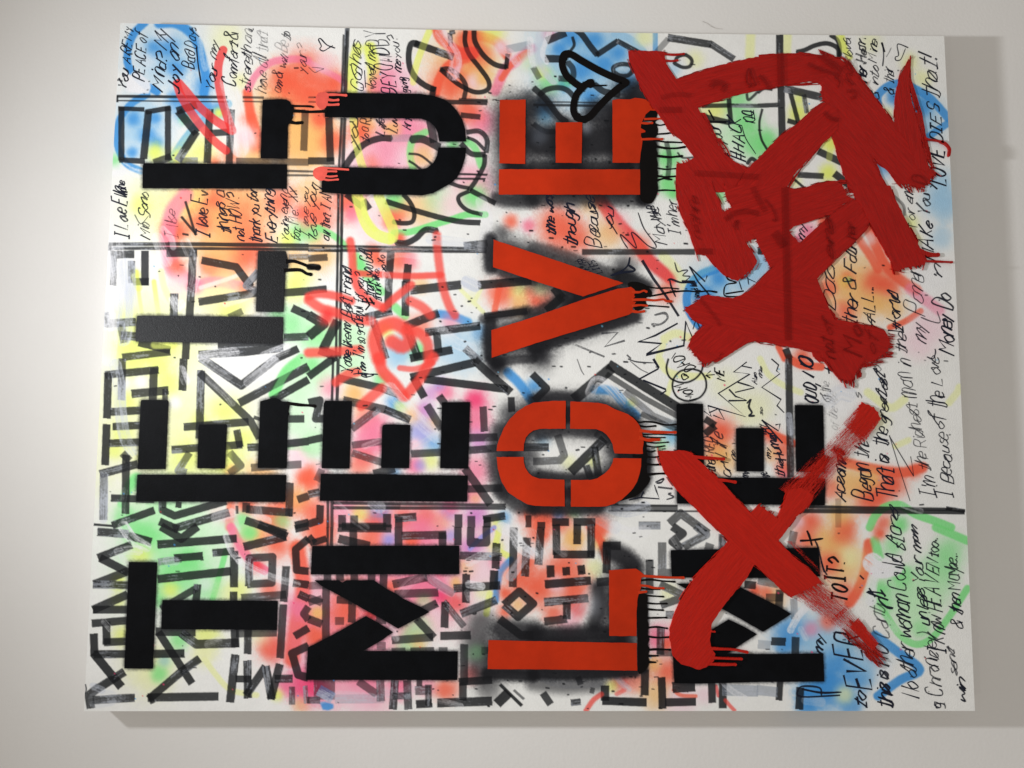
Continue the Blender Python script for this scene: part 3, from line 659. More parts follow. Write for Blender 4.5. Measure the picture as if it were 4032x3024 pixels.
W(140, "800,300 900,420 1100,620 1260,760", .5, .4); W(60, "1050,860 1200,780 1270,760", .5, .3, 'w'); W(60, "550,860 700,800", .5, .35, 'p'); W(120, "640,1420 700,1460", .5, .4); W(100, "1780,820 1900,930", .35, .4); W(120, "2050,1500 2080,1620", .5, .3); W(80, "280,1440 420,1560 560,1659", .35, .4)
H("You", 440, 150, 410, -20, 100, 12, .92); H("I'm", 570, 190, 560, 35, 80, 14, .9); L(11, "440,150 520,140 600,150 640,160 560,180 520,160 600,150 685,152", .9); L(9, "420,140 450,100 500,95", .9)

T(2, 2)
S('y', .95, 70, "1240,0 1330,130 1560,170 1730,170", .4); S('y', .9, 50, "1380,150 1320,350"); S('B', .85, 90, "600,300 780,320 880,430 1010,560", .4); B('B', .8, 10, 270, 80); B('O', .95, 1860, 720, 150); B('O', .85, 1790, 850, 110); B('o', .9, 1850, 960, 160); B('y', .6, 2150, 500, 200); B('y', .5, 1900, 250, 150)
B('Y', .5, 580, 1010, 60); B('c', .8, 1370, 740, 100); B('G', .5, 1260, 850, 60); B('P', .9, 338, 1320, 40); B('O', .9, 60, 1570, 150); B('O', .7, 260, 1610, 130); B('O', .9, 640, 1640, 110); B('B', .6, 250, 1530, 60); B('G', .5, 400, 1500, 60); B('Y', .5, 970, 430, 50); B('b', .6, 90, 800, 80); B('b', .5, 620, 450, 110); B('y', .7, 350, 1020, 70)
M(112, "400,400 770,90", .88, .15); M(92, "740,50 1440,490", .92); M(56, "720,150 1100,390 1430,570", .65, .3); M(64, "900,320 1180,560 1430,660", .5, .5); M(54, "1060,540 1420,700", .6, .5); M(74, "-10,150 130,290 10,410", .92)
C(19, "1330,0 1310,90 1340,180 1420,225 1510,232 1600,190 1660,110 1670,0", .97, 0, 'k', 3); C(19, "1540,102 1450,120 1385,190 1370,280 1410,370 1490,410 1570,408 1650,370 1700,290 1695,200 1650,130 1590,105", .97, 0, 'k', 3, True)
L(20, "1180,0 1232,85 1225,100 1040,200", .93, 0, 'n', False); L(16, "1080,210 1300,300 1305,315 1250,350", .93, 0, 'n', False); L(13, "930,0 1020,30 1190,40", .7); L(10, "950,20 1050,100 1130,140", .5); L(10, "430,0 470,110 500,160", .5, .3)
L(17, "2100,30 1970,130 2130,150 1820,340 2090,570 1715,460 1750,570 1680,515", .93, 0, 'n', False); L(13, "2050,70 2150,90", .85); L(13, "2010,230 2110,260 2175,285 1985,330", .9, 0, 'n', False); L(15, "1925,300 1990,370 2100,410 1920,412", .93, 0, 'n', False); L(13, "1730,530 1820,490 1880,600 1770,555", .93, 0, 'n', False)
M(70, "1690,590 1790,655"); M(76, "1690,740 1790,660"); L(20, "2100,440 2140,400 2120,470 2150,530 2120,560 2180,560", .85)
M(78, "-100,870 150,870", .85, .1); M(76, "240,750 305,950 260,1000 0,1010", .6, .45); M(96, "370,1115 700,790", .9, .1); M(76, "600,870 640,1150", .85, .3); M(70, "520,1050 560,1170", .85, .2); M(90, "620,720 760,830", .6, .3)
L(13, "940,1390 1050,1365 1240,1378 1210,1300 1190,1240", .85, .2, 'n', False); L(20, "1060,1360 1085,1305"); L(18, "1200,1215 1280,1180 1260,1215 1210,1225", .8); L(16, "1225,1262 1370,1280", .7, .3); L(16, "1310,1385 1380,1360 1330,1330 1360,1320", .7, .3)
M(66, "770,1470 1420,1475", .7, .45); M(20, "720,1440 1420,1445", .85); M(18, "740,1495 1700,1500", .8); M(78, "185,1607 350,1607", .9); M(78, "395,1605 610,1605", .9); M(60, "40,1635 115,1635", .85); M(78, "1040,1640 1250,1640", .7, .6); M(84, "1340,1620 1450,1520 1720,1720", .7, .5); M(60, "1800,600 2211,590", .001)
W(100, "560,330 620,220 720,260 860,420", .85, .25); W(120, "700,1440 900,1500 1100,1460", .7, .3, 'w'); W(130, "640,1560 800,1659", .5, .3, 'w'); W(60, "800,280 1100,470 1350,620", .5, .4, 'w'); W(110, "560,380 660,560 700,600", .3, .3)
H("DAD", 1600, 85, 1440, -50, 100, 13, .95, 0, 'k'); H("MOM", 1615, 385, 1480, 235, 80, 14, .95, 0, 'k'); L(12, "1530,180 1480,148 1458,160 1470,200 1490,205 1530,180", .95, 0, 'k'); H("ME", 1885, 225, 1870, 105, 80, 14, .95, 0, 'k'); L(11, "1785,155 1695,162 1745,118", .95, 0, 'k', False); L(11, "1695,162 1740,188", .95, 0, 'k'); H("Also", 2205, 250, 2190, 130, 45, 9, .9)
H("Other RED", 1800, 1170, 1755, 770, 100, 14, .75); H("cri Life", 1950, 1160, 1880, 740, 110, 15, .8); H("my", 2120, 1170, 2100, 1100, 80, 14, .8); H("no", 1990, 1000, 1980, 900, 60, 10, .7)

T(3, 2)
S('y', .8, 60, "20,0 100,150 250,260 420,330"); S('O', .9, 76, "300,-10 420,60 620,80", .3); S('y', .85, 80, "1080,330 1300,480 1440,400"); S('y', .8, 70, "1980,280 1960,330 1880,430"); S('O', .9, 80, "60,710 200,770 340,830"); B('O', .75, 240, 900, 110); B('O', .75, 120, 760, 90); B('O', .8, 260, 1090, 80); B('P', .5, 260, 1140, 50); S('y', .8, 60, "1480,800 1350,860")
S('O', .9, 100, "850,1020 1100,1080 1400,1120 1620,1070"); B('O', .95, 1120, 1360, 160); B('O', .9, 1330, 1220, 130); B('o', .85, 900, 1220, 160); B('O', .6, 700, 1280, 110); B('O', .8, 1540, 1110, 70); B('o', .8, 1100, 1180, 100); B('O', .85, 520, 1600, 120); B('O', .8, 850, 1640, 100); B('o', .9, 790, 1540, 130); B('O', .7, 1230, 1620, 80); B('p', .9, 400, 1620, 60); B('o', .6, 130, 930, 80)
S('G', .85, 80, "1100,1659 1150,1550 1250,1460 1400,1440 1550,1530 1750,1600 1900,1659", .25); B('G', .85, 1400, 1640, 80); B('y', .5, 1200, 600, 100); B('p', .5, 700, 1100, 80); B('W', .5, 800, 420, 160)
M(72, "300,0 320,1165", .9, .25); M(32, "500,1455 1910,1482", .9, .05); M(44, "410,1497 2035,1510", .9, .1); M(40, "1850,1470 2035,1500", .9, .3); M(60, "790,1380 790,1659", .25)
L(13, "130,0 200,60 180,120 215,145 35,280 225,400 185,460 255,530", .9, .1, 'n', False); L(13, "35,600 240,830", .9, 0, 'n', False); L(13, "40,605 200,710 215,640 170,650", .9, 0, 'n', False)
L(7, "1290,750 1390,1080 1495,1400", .75, 0, 'n', False); L(8, "1290,760 1530,1155 1500,960", .75, 0, 'n', False)
W(150, "680,420 800,330 900,350", .6, .25, 'w'); W(70, "300,560 320,720", .7, .3, 'w'); W(60, "1430,1440 1600,1500", .6, .3)
H("OUD,", 575, 450, 575, 230, 120, 17, .92); H("NO", 550, 180, 520, -20, 120, 24, .97); H("t", 770, 190, 750, 90, 130, 18, .9); H("of the", 720, 420, 690, 230, 80, 12, .5, .5); H("of the life", 780, 700, 770, 330, 80, 12, .3, .6)
H("Accompli", 860, 1405, 845, 900, 115, 16, .9, .1); H("Began the", 1130, 1400, 1060, 800, 165, 15, .88, .15); H("That is", 1370, 1400, 1295, 930, 165, 15, .92, .1); H("the greatest", 1280, 870, 1240, 150, 140, 14, .92, .1); H("of", 1210, 130, 1180, -20, 120, 12, .5, .4)
H("I'm the Richest man in", 1760, 1370, 1490, 20, 150, 12, .8, .25); H("I Because of the Love", 1930, 1370, 1770, -20, 145, 13, .88, .1); H("nd", 1375, 1670, 1380, 1520, 90, 11, .9)
H("Human", 270, 1000, 130, 690, 90, 15, .9); H("this", 265, 1165, 240, 1000, 85, 13, .85); H("my", 125, 985, 115, 880, 55, 11, .85); H("so", 45, 560, 40, 490, 40, 9, .8); H("me", 40, 190, 35, 80, 40, 9, .7); H("the", 110, 1170, 80, 1110, 90, 12, .7); H("my", 85, 740, 55, 640, 70, 11, .8); H("s of", 1020, 390, 950, 180, 75, 12, .5, .5)

T(0, 3)
B('g', .95, 900, 250, 560); B('G', .85, 600, 90, 170); B('G', .8, 900, 450, 230); B('Y', .7, 560, 280, 110); S('G', .85, 56, "1400,230 1340,450 1270,700", .3); B('G', .7, 1050, 330, 130); B('G', .7, 1250, 600, 160); B('G', .7, 740, 700, 100); B('W', .6, 1200, 560, 90); B('y', .8, 1450, 650, 150)
S('P', .85, 90, "1450,0 1530,150 1640,330 1780,420", .35); B('P', .7, 1560, 200, 90); B('R', .7, 1690, 370, 80); B('o', .85, 1700, 80, 130); B('O', .85, 1900, 160, 140); S('O', .92, 150, "2100,200 2160,600 2090,1000 2050,1300"); B('O', .95, 1850, 1180, 130); B('Y', .5, 1540, 600, 110); B('Y', .75, 850, 620, 90); B('Y', .75, 340, 540, 80); B('Y', .7, 1200, 1060, 150); B('O', .7, 1830, 620, 90)
B('G', .8, 930, 1120, 100); B('Y', .7, 380, 1060, 110); B('G', .5, 780, 1330, 90); B('y', .9, 650, 1380, 260); B('G', .75, 740, 1440, 80); B('c', .4, 790, 1310, 60); S('y', .9, 56, "1190,1300 1300,1450 1450,1600 1700,1650", .4); B('H', .95, 2150, 1550, 150); B('P', .9, 2000, 1560, 90); B('y', .7, 1720, 1020, 130); B('O', .9, 2170, 920, 110); B('P', .9, 2110, 800, 110); B('G', .85, 1630, 50, 80); B('Y', .5, 340, 730, 80); B('y', .8, 1180, 1250, 120); B('Y', .8, 1900, 1650, 60); B('o', .6, 2140, 1740, 80)
M(84, "135,42 440,65", .88, .5); M(82, "440,80 665,142", .92, .05); M(82, "140,300 470,170", .92, .15); M(82, "160,300 435,440", .92, .05); M(84, "435,430 100,560", .85, .4); M(80, "90,560 435,568", .85, .5); M(84, "430,660 90,810", .88, .4); M(80, "90,810 430,808", .9, .3)
M(78, "80,945 430,915", .9, .3); M(80, "222,930 225,1150", .92, .1); M(78, "200,1130 430,1120", .88, .3); M(80, "98,1045 105,1260", .95, .05); M(80, "100,1248 430,1245", .9, .25); M(88, "95,1235 370,1570", .95); M(84, "400,1420 130,1590", .92, .15); M(86, "150,1570 50,1650 70,1780", .85, .6); M(82, "90,1700 500,1675", .88, .35)
M(84, "760,-10 960,110 1120,-10", .92); M(82, "725,168 1505,108", .92, .08); M(78, "890,302 1172,278", .92); M(70, "735,340 960,310", .45, .4); M(76, "1268,250 1480,232", .9, .2); M(82, "1480,230 1478,588", .9, .35); M(84, "728,508 1445,430", .9, .08); M(70, "760,800 1120,590", .85, .2); M(76, "1120,560 1105,720", .9, .15); M(76, "1475,632 1475,720", .88, .1)
M(84, "1575,190 1990,90", .88, .15); M(84, "1720,-30 2000,90", .92); M(78, "1625,580 1630,300 1858,290 1850,545 1610,560", .8, .4); M(76, "1992,382 1968,730", .8, .1); M(80, "1550,695 1990,660", .7, .1); M(76, "1965,758 1932,1285", .82, .1)
M(84, "710,1025 1100,1030", .88); M(78, "735,1030 1065,1535", .92, .05); M(84, "690,1245 992,1240", .92); M(82, "1140,1290 960,1420 640,1690", .9, .3); M(84, "630,1675 1325,1662", .9, .35); M(90, "960,1040 1110,1150 1525,1135", .85, .4); M(82, "1485,1005 1492,1180", .88, .15); M(76, "1618,1000 1612,1245", .88, .25); M(78, "1500,1045 1900,1035", .7); M(50, "640,1640 680,1730", .85, .4)
M(84, "1492,1252 1440,1720", .9, .3); M(80, "1610,1310 1615,1680", .9, .35); M(70, "1495,1490 1650,1490", .9, .3); M(82, "1600,1650 1790,1370", .88, .5); M(82, "1790,1365 1850,1690", .88, .4); M(82, "1840,1690 1930,1345", .88, .25); M(80, "1880,1490 2055,1488", .85, .25); M(60, "2050,1570 2050,1740", .65, .5); M(46, "2180,1560 2190,1730", .5, .5)
M(76, "2211,110 2085,215 2095,420 2211,430", .9); M(78, "2060,545 2211,565", .88, .1); M(78, "2115,655 2211,700", .85, .2); M(76, "2211,780 2165,850 2211,910", .75); M(78, "2075,1070 2211,990", .85); M(82, "2211,1165 2050,1240 2110,1450 2211,1480", .88, .3); M(78, "2080,15 2211,-15", .92)
W(110, "390,-10 480,110 610,190", .85, .3); W(90, "340,240 450,220 540,230", .7, .3); W(60, "1400,90 1450,230 1530,330", .75, .3); W(70, "1530,330 1800,470 2100,560", .65, .35); W(70, "380,300 420,360 470,380", .6, .3); W(90, "820,330 900,330", .5, .3, 'w'); W(90, "1230,1150 1320,1120", .45, .4); W(70, "90,1560 180,1600", .6, .3, 'w'); W(60, "200,930 260,1000", .6, .3); W(160, "250,1680 120,1700", .35, .3, 'w')
L(14, "16,1540 24,1590 14,1640", .6, .2, 'n')

T(1, 3)
B('P', .75, 300, 1000, 550); B('P', .7, 1050, 350, 600); B('O', .85, 120, 80, 150); B('O', .75, 600, 120, 180); B('q', .85, 790, 120, 80); B('P', .8, 1100, 60, 150); B('q', .6, 1400, 80, 70); B('O', .85, 1000, 140, 90); B('P', .9, 1150, 560, 220); B('H', .8, 1300, 680, 80); B('R', .6, 1450, 740, 110); B('G', .5, 1140, 730, 80); B('p', .8, 1200, 880, 130); B('o', .8, 1450, 540, 60)
B('G', .45, 1080, 1000, 130); B('G', .5, 1000, 1180, 130); B('o', .8, 1580, 380, 90); B('v', .85, 1600, 200, 110); B('Y', .6, 1850, 200, 70); S('Y', .75, 60, "1870,40 1850,200 1960,280"); S('B', .85, 66, "1990,320 1890,430 1860,560 1840,720"); S('q', .8, 46, "1830,0 1700,100 1590,210"); S('Y', .75, 60, "1780,650 1750,850"); B('p', .8, 1700, 400, 150); B('y', .7, 1720, 640, 80)
B('O', .85, 2060, 500, 150); B('O', .9, 1940, 650, 80); B('O', .85, 2150, 330, 100); B('o', .7, 2060, 760, 70); B('R', .5, 1600, 1440, 90); B('P', .95, 100, 1590, 160); B('H', .8, 50, 1560, 100); B('P', .95, 560, 1580, 220); B('O', .8, 1350, 1600, 120); B('O', .75, 400, 650, 160); B('O', .75, 350, 860, 160); B('R', .75, 620, 850, 80); B('o', .9, 90, 840, 70); B('O', .85, 80, 1080, 120); B('O', .7, 820, 580, 70); B('O', .8, 1930, 830, 80); B('P', .9, 900, 1570, 110); B('P', .6, 1150, 1560, 100); B('o', .6, 1080, 1130, 80); B('W', .5, 500, 1760, 200); B('P', .6, 1850, 330, 70)
M(80, "290,5 815,10", .82); M(78, "440,30 440,180", .82); M(84, "295,110 600,180", .82); M(80, "885,0 885,185", .82); M(82, "920,82 1355,72", .78, .1); M(78, "1318,50 1318,185", .8); M(76, "1470,0 1470,170", .85); M(78, "1598,0 1595,155 1750,150 1750,-10", .8); M(80, "1490,275 1900,290", .75, .45); M(80, "1850,155 1840,405", .85, .35); M(84, "1828,425 1820,610", .92)
M(84, "1430,600 1885,570", .85, .2); M(78, "1552,460 1548,740", .88, .1); M(80, "2020,0 2010,585", .82, .5); M(80, "2150,100 2130,480", .82, .5); M(78, "185,460 185,590", .75); M(78, "310,460 310,520", .75); M(78, "450,460 450,520", .75); M(78, "620,460 620,520", .75); M(78, "740,460 735,620", .8); M(82, "830,560 1165,490", .7); M(82, "850,655 1275,640", .7); M(78, "1120,470 1430,650", .35, .4); M(80, "1100,825 1265,745", .8); M(80, "1345,735 1338,985", .85)
M(66, "1330,730 1530,975", .6, .2); M(84, "1500,850 1850,715", .8, .35); M(78, "1060,900 1235,1085", .82); M(80, "820,1110 1225,1080", .75); M(84, "1298,1068 1595,1060", .85); M(80, "1532,1150 1530,1540", .8); M(78, "1480,1520 1805,1500", .9); M(82, "1925,760 2072,630 2211,750 2062,880 1925,760", .9, .25); M(84, "1880,900 2090,1060 2211,1060", .9)
M(78, "172,590 170,1110", .75); M(76, "0,575 180,565", .5); M(76, "0,690 130,740", .6); M(70, "0,740 130,700", .6); M(80, "0,900 130,950", .75); M(76, "278,710 430,720", .75); M(78, "430,700 425,935", .75, .35); M(76, "665,905 765,915", .65); M(78, "265,920 345,920", .55); M(78, "675,1165 755,1165", .5, .3); M(76, "1285,1215 1365,1215", .65); M(60, "1005,1210 1235,1205", .7); M(60, "820,1215 955,1210", .65); M(96, "0,150 55,100", .9); M(66, "40,150 175,110", .9); M(28, "188,0 188,180", .85); M(34, "228,0 225,180", .85)
M(210, "155,1500 155,1690", .55, .4); M(78, "490,1515 670,1640", .6, .1); M(80, "705,1505 712,1710", .6, .2); M(90, "260,1690 740,1685", .3, .3, 'e'); M(80, "850,1505 830,1790", .85, .25); M(80, "970,1505 982,1790", .75, .5); M(70, "830,1660 1000,1655", .8, .4); M(60, "1090,1500 1090,1560", .8); M(90, "1050,1605 1200,1600", .6, .3); M(82, "1060,1740 1215,1730", .93, .15); M(66, "1180,1550 1180,1750", .7, .2); M(78, "1520,1540 1518,1700", .85); M(90, "1268,1728 1805,1708", .9, .35)
M(34, "1885,1545 2100,1755", .95); M(100, "1855,1735 1970,1625", .93); M(26, "2020,1600 2120,1690", .6, .5); P('B', .85, "110,1722 150,1712 245,1740 245,1780 200,1800 140,1795", 1); M(110, "100,1600 240,1680", .4, .5, 'B'); M(70, "-10,1700 110,1700", .75, .2); M(80, "1740,1180 1740,1240", .7)
W(110, "1900,0 2010,60 2100,200 2211,260", .75, .35); W(60, "2050,100 2130,190 2220,260", .9, .2); W(100, "2180,230 2080,350 1990,480", .55, .4, 'w'); W(90, "1580,340 1700,280 1850,230", .5, .35); W(80, "1580,560 1700,580", .75, .3); W(60, "1560,640 1580,700", .6, .3); W(90, "880,680 980,560 1100,480", .4, .35, 'p'); W(90, "1180,470 1300,580 1400,640", .4, .4, 'w'); W(80, "1600,800 1750,740", .4, .4, 'w'); W(70, "820,1000 860,1090", .5, .35); W(60, "1280,1700 1500,1760", .5, .4); W(100, "60,1700 300,1660 620,1680", .45, .4, 'w'); W(110, "780,1620 900,1640 1000,1600", .4, .45, 'w')

T(2, 3)
B('O', .9, 80, 600, 190); B('O', .85, 300, 420, 190); B('o', .95, 400, 120, 110); B('o', .9, 650, 150, 80); B('y', .8, 600, 400, 90); B('O', .85, 400, 610, 150); B('p', .9, 230, 560, 90); B('R', .6, 430, 800, 90); B('O', .75, 200, 850, 100); B('O', .9, 60, 60, 110); B('O', .8, 650, 60, 70); S('O', .85, 70, "560,0 660,130 720,330")
B('P', .4, 350, 950, 120); B('P', .9, 1230, 1100, 130); B('O', .8, 1310, 1150, 70); B('O', .85, 1310, 1420, 150); B('o', .8, 1180, 1350, 80); B('O', .6, 1000, 1500, 130); B('R', .5, 850, 1520, 90); B('y', .7, 1330, 640, 90); B('O', .9, 2180, 620, 70); B('o', .7, 1200, 1640, 150); B('p', .8, 1450, 1700, 140); B('Y', .6, 770, 1560, 60); B('p', .7, 1680, 1640, 90)
M(80, "75,0 50,365", .88, .3); M(78, "225,-30 228,265", .93); M(80, "200,265 600,265", .92, .15); M(78, "568,-30 570,290", .88, .15); M(78, "432,-30 430,162", .9); M(78, "168,372 172,490", .93); M(76, "322,390 326,470", .93); M(76, "468,372 478,462", .93); M(86, "115,560 565,522", .93, .1); M(84, "108,735 540,695", .88, .3); M(78, "330,740 328,900", .88, .1); M(80, "108,925 330,900", .8)
M(80, "725,150 720,450", .9, .1); M(84, "685,180 860,180", .85, .1); M(84, "625,540 745,530", .85); M(84, "1268,150 1268,405", .6, .5); M(78, "1145,320 1145,650", .7, .45); M(80, "1225,450 1355,445", .6, .5); M(84, "1370,-10 1470,60 1370,140 1460,210", .85, .45); M(84, "1600,-20 1700,70 1480,190", .7, .5); M(76, "1862,70 1862,210", .8, .4); M(74, "1690,180 1770,205", .6, .3); M(80, "1245,560 1500,680 1255,765", .7, .4); M(78, "1305,860 1385,860", .6, .3); M(78, "1255,985 1250,1250", .75, .3)
M(82, "1100,1400 1096,1650", .93, .05); M(78, "1263,1475 1272,1785", .95); M(82, "1300,1722 1600,1715", .93); M(84, "705,1560 705,1700", .9, .1); M(84, "680,1705 1115,1722", .95); M(110, "1370,1575 1590,1560", .93, .1); M(76, "1755,1530 1762,1725", .92, .1); M(78, "1865,1530 1865,1775", .92, .05); M(74, "95,1630 170,1740", .85, .4); M(66, "370,1725 465,1715", .9, .3); M(60, "440,1470 465,1545", .85); M(60, "560,1600 600,1610", .6); M(78, "2080,560 2190,570", .85, .2); M(60, "1220,1240 1370,1240", .6, .3); M(110, "1860,1600 2211,1610", .55, .6, 'e')
S('r', 0.71, 50, "520,1800 590,1700 670,1640", .45, 2); S('r', 0.66, 36, "1890,1700 1940,1760 1980,1800", .45, 2); S('O', .7, 36, "1380,1600 1450,1650 1600,1660", .4, 0); S('r', 0.47, 40, "820,1640 900,1600", .45, 2); S('R', .6, 30, "1800,1560 1820,1659", .3, 0)
W(100, "-10,60 40,200 120,330 60,360", .5, .4); W(90, "200,60 220,180 300,250", .4, .4); W(90, "350,900 420,800 560,620 760,540", .4, .45, 'w'); W(60, "780,1420 860,1520 940,1590", .6, .35, 'w'); W(70, "1480,250 1380,100", .4, .4); W(60, "1850,1500 1950,1600 2080,1680", .7, .3); W(90, "100,1480 300,1540 640,1530", .35, .3, 'w'); W(120, "800,0 950,60 1100,30", .5, .25)

T(3, 3)
B('O', .85, 480, 110, 130); B('o', .9, 700, 150, 170); B('O', .75, 850, 90, 110); S('O', .9, 100, "1090,160 1060,400 980,620 900,740"); B('o', .8, 850, 380, 230); B('y', .7, 900, 300, 110); B('O', .8, 700, 360, 110); B('O', .7, 850, 640, 110); S('G', .8, 90, "1150,130 1190,290"); B('O', .9, 1200, 60, 70); B('G', .6, 1330, 170, 100)
B('G', .85, 1200, 620, 110); B('G', .85, 1430, 490, 110); B('G', .8, 1240, 760, 90); S('G', .85, 70, "1250,850 1400,1060 1560,1150 1720,1080 1900,850 2060,600", .3); S('G', .85, 80, "1750,0 2060,130", .3); B('G', .65, 1880, 250, 160); B('G', .6, 1750, 480, 200); B('G', .5, 1500, 700, 160); B('g', .8, 1500, 900, 180); B('G', .5, 1600, 1000, 80); B('g', .8, 1650, 650, 200)
S('B', .88, 90, "1180,1659 1400,1500 1590,1400 1380,1230 1150,1060", .3); B('B', .85, 750, 1290, 170); B('B', .95, 640, 1560, 220); B('B', .85, 330, 1040, 190); B('b', .9, 620, 1060, 200); B('B', .8, 990, 1460, 140); B('b', .8, 1100, 1300, 170); B('O', .65, 680, 930, 80); B('P', .5, 520, 1000, 70); B('B', .9, 470, 1659, 100); B('o', .8, 150, 700, 120); B('B', .6, 250, 1180, 80); B('O', .7, 80, 640, 70); B('B', .85, 480, 1770, 100); B('W', .6, 1250, 1420, 90); B('B', .7, 900, 1740, 120); B('c', .5, 900, 1130, 90); B('y', .7, 850, 1650, 80)
M(78, "215,615 200,860", .8, .1); M(80, "80,690 240,690", .6); M(78, "370,1080 365,1250", .8, .3); M(80, "130,1120 270,1125", .85); M(66, "218,1490 205,1700", .92, .3); M(80, "415,1575 405,1790", .92, .1); M(100, "-10,1600 190,1620", .5, .6, 'e'); M(78, "355,40 320,200", .5, .4); M(70, "350,700 360,900", .4, .4); M(90, "0,1150 120,1160", .4, .3, 'e'); M(80, "0,520 200,560", .5, .3)
W(200, "1130,350 1210,400 1330,380", .97, .1); W(110, "1150,440 1120,560 1110,720", .85, .25); W(70, "320,1010 390,880 460,800", .85, .3); W(60, "470,1090 420,1000", .4, .3); W(60, "100,80 130,300", .001); W(80, "1340,1000 1200,860", .3, .3); W(90, "470,1700 620,1720", .4, .3, 'w')
L(20, "410,130 520,125 640,108", .92, 0, 'k'); L(20, "480,30 505,90 530,180", .92, 0, 'k'); L(16, "560,130 590,200 640,400 680,470", .8); L(16, "620,330 650,440", .8)
H("TO IT?", 885, 740, 850, 300, 150, 22, .95, 0, 'k'); L(16, "1000,470 1040,510", .8); H("my", 640, 1250, 640, 1060, 90, 17, .85); H("EVER", 1100, 1600, 985, 1040, 225, 23, .93); H("to", 1080, 1800, 1040, 1600, 130, 20, .93, .1)
H("this is NO", 1320, 1790, 1260, 1150, 150, 19, .93, .1); H("Conti", 1290, 1100, 1240, 760, 130, 14, .5, .4); H("nt", 1330, 790, 1210, 600, 120, 18, .9); H("No other woman Could sta", 1590, 1680, 1400, 0, 160, 15, .93, .1)
H("a Chronicle )", 1850, 1800, 1730, 1030, 150, 13, .85, .3); H("unless Your mom", 1690, 970, 1570, 0, 120, 15, .95); H("I Know HEAVEN too..", 1850, 1240, 1760, 90, 150, 15, .95, .05); H("& then Maybe...", 2020, 1000, 1950, 240, 125, 14, .93)
H("sent", 1960, 1460, 1930, 1200, 80, 15, .6, .5); H("win", 2050, 1730, 2030, 1490, 85, 17, .85, .2); H("P", 830, 1640, 780, 1490, 330, 18, .8)
L(20, "430,1590 620,1625 820,1620", .9); H("a", 1790, 1780, 1790, 1730, 90, 12, .9)

# drawings order: 0 sprays, 1 markers, 2 whites and glazes, 3 handwriting, 4 black overspray and spatter, 5 top
for k in (0, 1, 2, 3):
    LAYERS[k] = LAYERS[k]
# ------------------------------------------------------------------ shapes that lie on top: stencilled letters, drips, heart, red brush strokes
def poly(c, r, s):
    T(c, r)
    return pp(s)


def cat(c, r, *ss):
    return [poly(c, r, s) for s in ss]


LETTERS = []      # (label, colour, polygons, drips)


def drip(c, r, w, s):
    T(c, r)
    return (pp(s), w * 0.4)


LETTERS.append(("black stencilled letter T", 'black', cat(0, 3, "445,340 722,342 680,1388 400,1385", "775,715 1908,722 1900,1008 762,998"), []))
LETTERS.append(("black stencilled letter E of the word TELL", 'black', cat(0, 2,
    "570,405 822,405 834,420 805,1085 530,1085 562,420", "1140,647 1400,644 1409,655 1390,1080 1118,1075 1132,660",
    "1738,418 1800,402 1850,387 1890,385 1930,402 1950,420 2010,424 2030,440 2022,480 2014,520 2026,545 2010,560 1995,1073 1713,1073", "527,1140 1993,1142 1983,1408 517,1402"),
    [drip(0, 2, 32, "2000,436 2120,452 2211,458 2270,465")]))
LETTERS.append(("black stencilled letter L next to the letter E", 'black', cat(0, 1,
    "1718,598 1985,600 1998,640 2012,700 2010,760 1985,800 1975,1000 1965,1198 1695,1195", "528,1235 1963,1250 1958,1510 512,1490 518,1300"),
    [drip(0, 1, 34, "1990,702 2080,702 2211,750 2260,765 2310,762"), drip(0, 1, 34, "1970,790 2120,785 2190,820 2232,830")]))
LETTERS.append(("black stencilled letter L with three short drips", 'black', cat(0, 0,
    "1762,770 1940,764 1990,768 2030,790 2045,830 2070,850 2060,890 2058,950 2040,980 2010,1020 2003,1350 1740,1345", "592,1395 2000,1406 1998,1645 580,1640 582,1420"),
    [drip(0, 0, 22, "2040,832 2211,835 2255,842"), drip(0, 0, 30, "2050,880 2130,884 2211,890 2300,888 2380,884"), drip(0, 0, 34, "2020,985 2080,1000 2145,996")]))
LETTERS.append(("black stencilled letter U", 'black', cat(1, 0,
    "165,698 600,706 1100,712 1220,730 1330,765 1400,815 1460,880 1510,960 1540,1060 1550,1180 1285,1180 1272,1090 1240,1030 1190,985 1110,955 160,940",
    "150,1432 560,1438 1100,1456 1170,1440 1230,1390 1265,1320 1280,1240 1548,1243 1540,1340 1510,1440 1460,1535 1400,1590 1330,1630 1262,1668 1220,1690 1120,1710 1000,1706 380,1700 130,1680 132,1560"), []))
LETTERS.append(("black stencilled letter E of the first word ME", 'black', cat(1, 2,
    "165,412 425,416 402,1080 130,1076 150,440", "738,650 770,645 1000,650 988,1075 715,1072 726,670", "1314,428 1589,426 1570,1080 1295,1076",
    "122,1132 860,1136 880,1142 1565,1148 1560,1405 110,1396"), []))
LETTERS.append(("black stencilled letter M standing clear of the red brushwork", 'black', cat(1, 3,
    "38,182 1482,178 1482,458 22,460", "60,520 300,520 330,545 370,520 640,518 760,600 850,645 930,700 1100,780 1188,832 880,994 800,945 560,812 400,720 130,575",
    "565,872 690,940 832,1030 700,1120 535,1215 1467,1218 1463,1500 -25,1498 -5,1180 250,1050"), []))
EO = [poly(1, 0, "1882,772 2137,770 2132,1402 1878,1396"), poly(2, 0, "220,995 482,992 474,1394 220,1390"),
      poly(2, 0, "778,775 830,765 950,768 1000,752 1050,758 1110,770 1140,800 1165,840 1240,862 1250,880 1150,876 1105,915 1090,950 1062,1000 1056,1050 1100,1075 1102,1090 1058,1100 1058,1130 1075,1160 1070,1210 1056,1290 1045,1392 780,1390"),
      poly(1, 0, "1875,1455 3262,1457 3262,1705 1872,1703")]
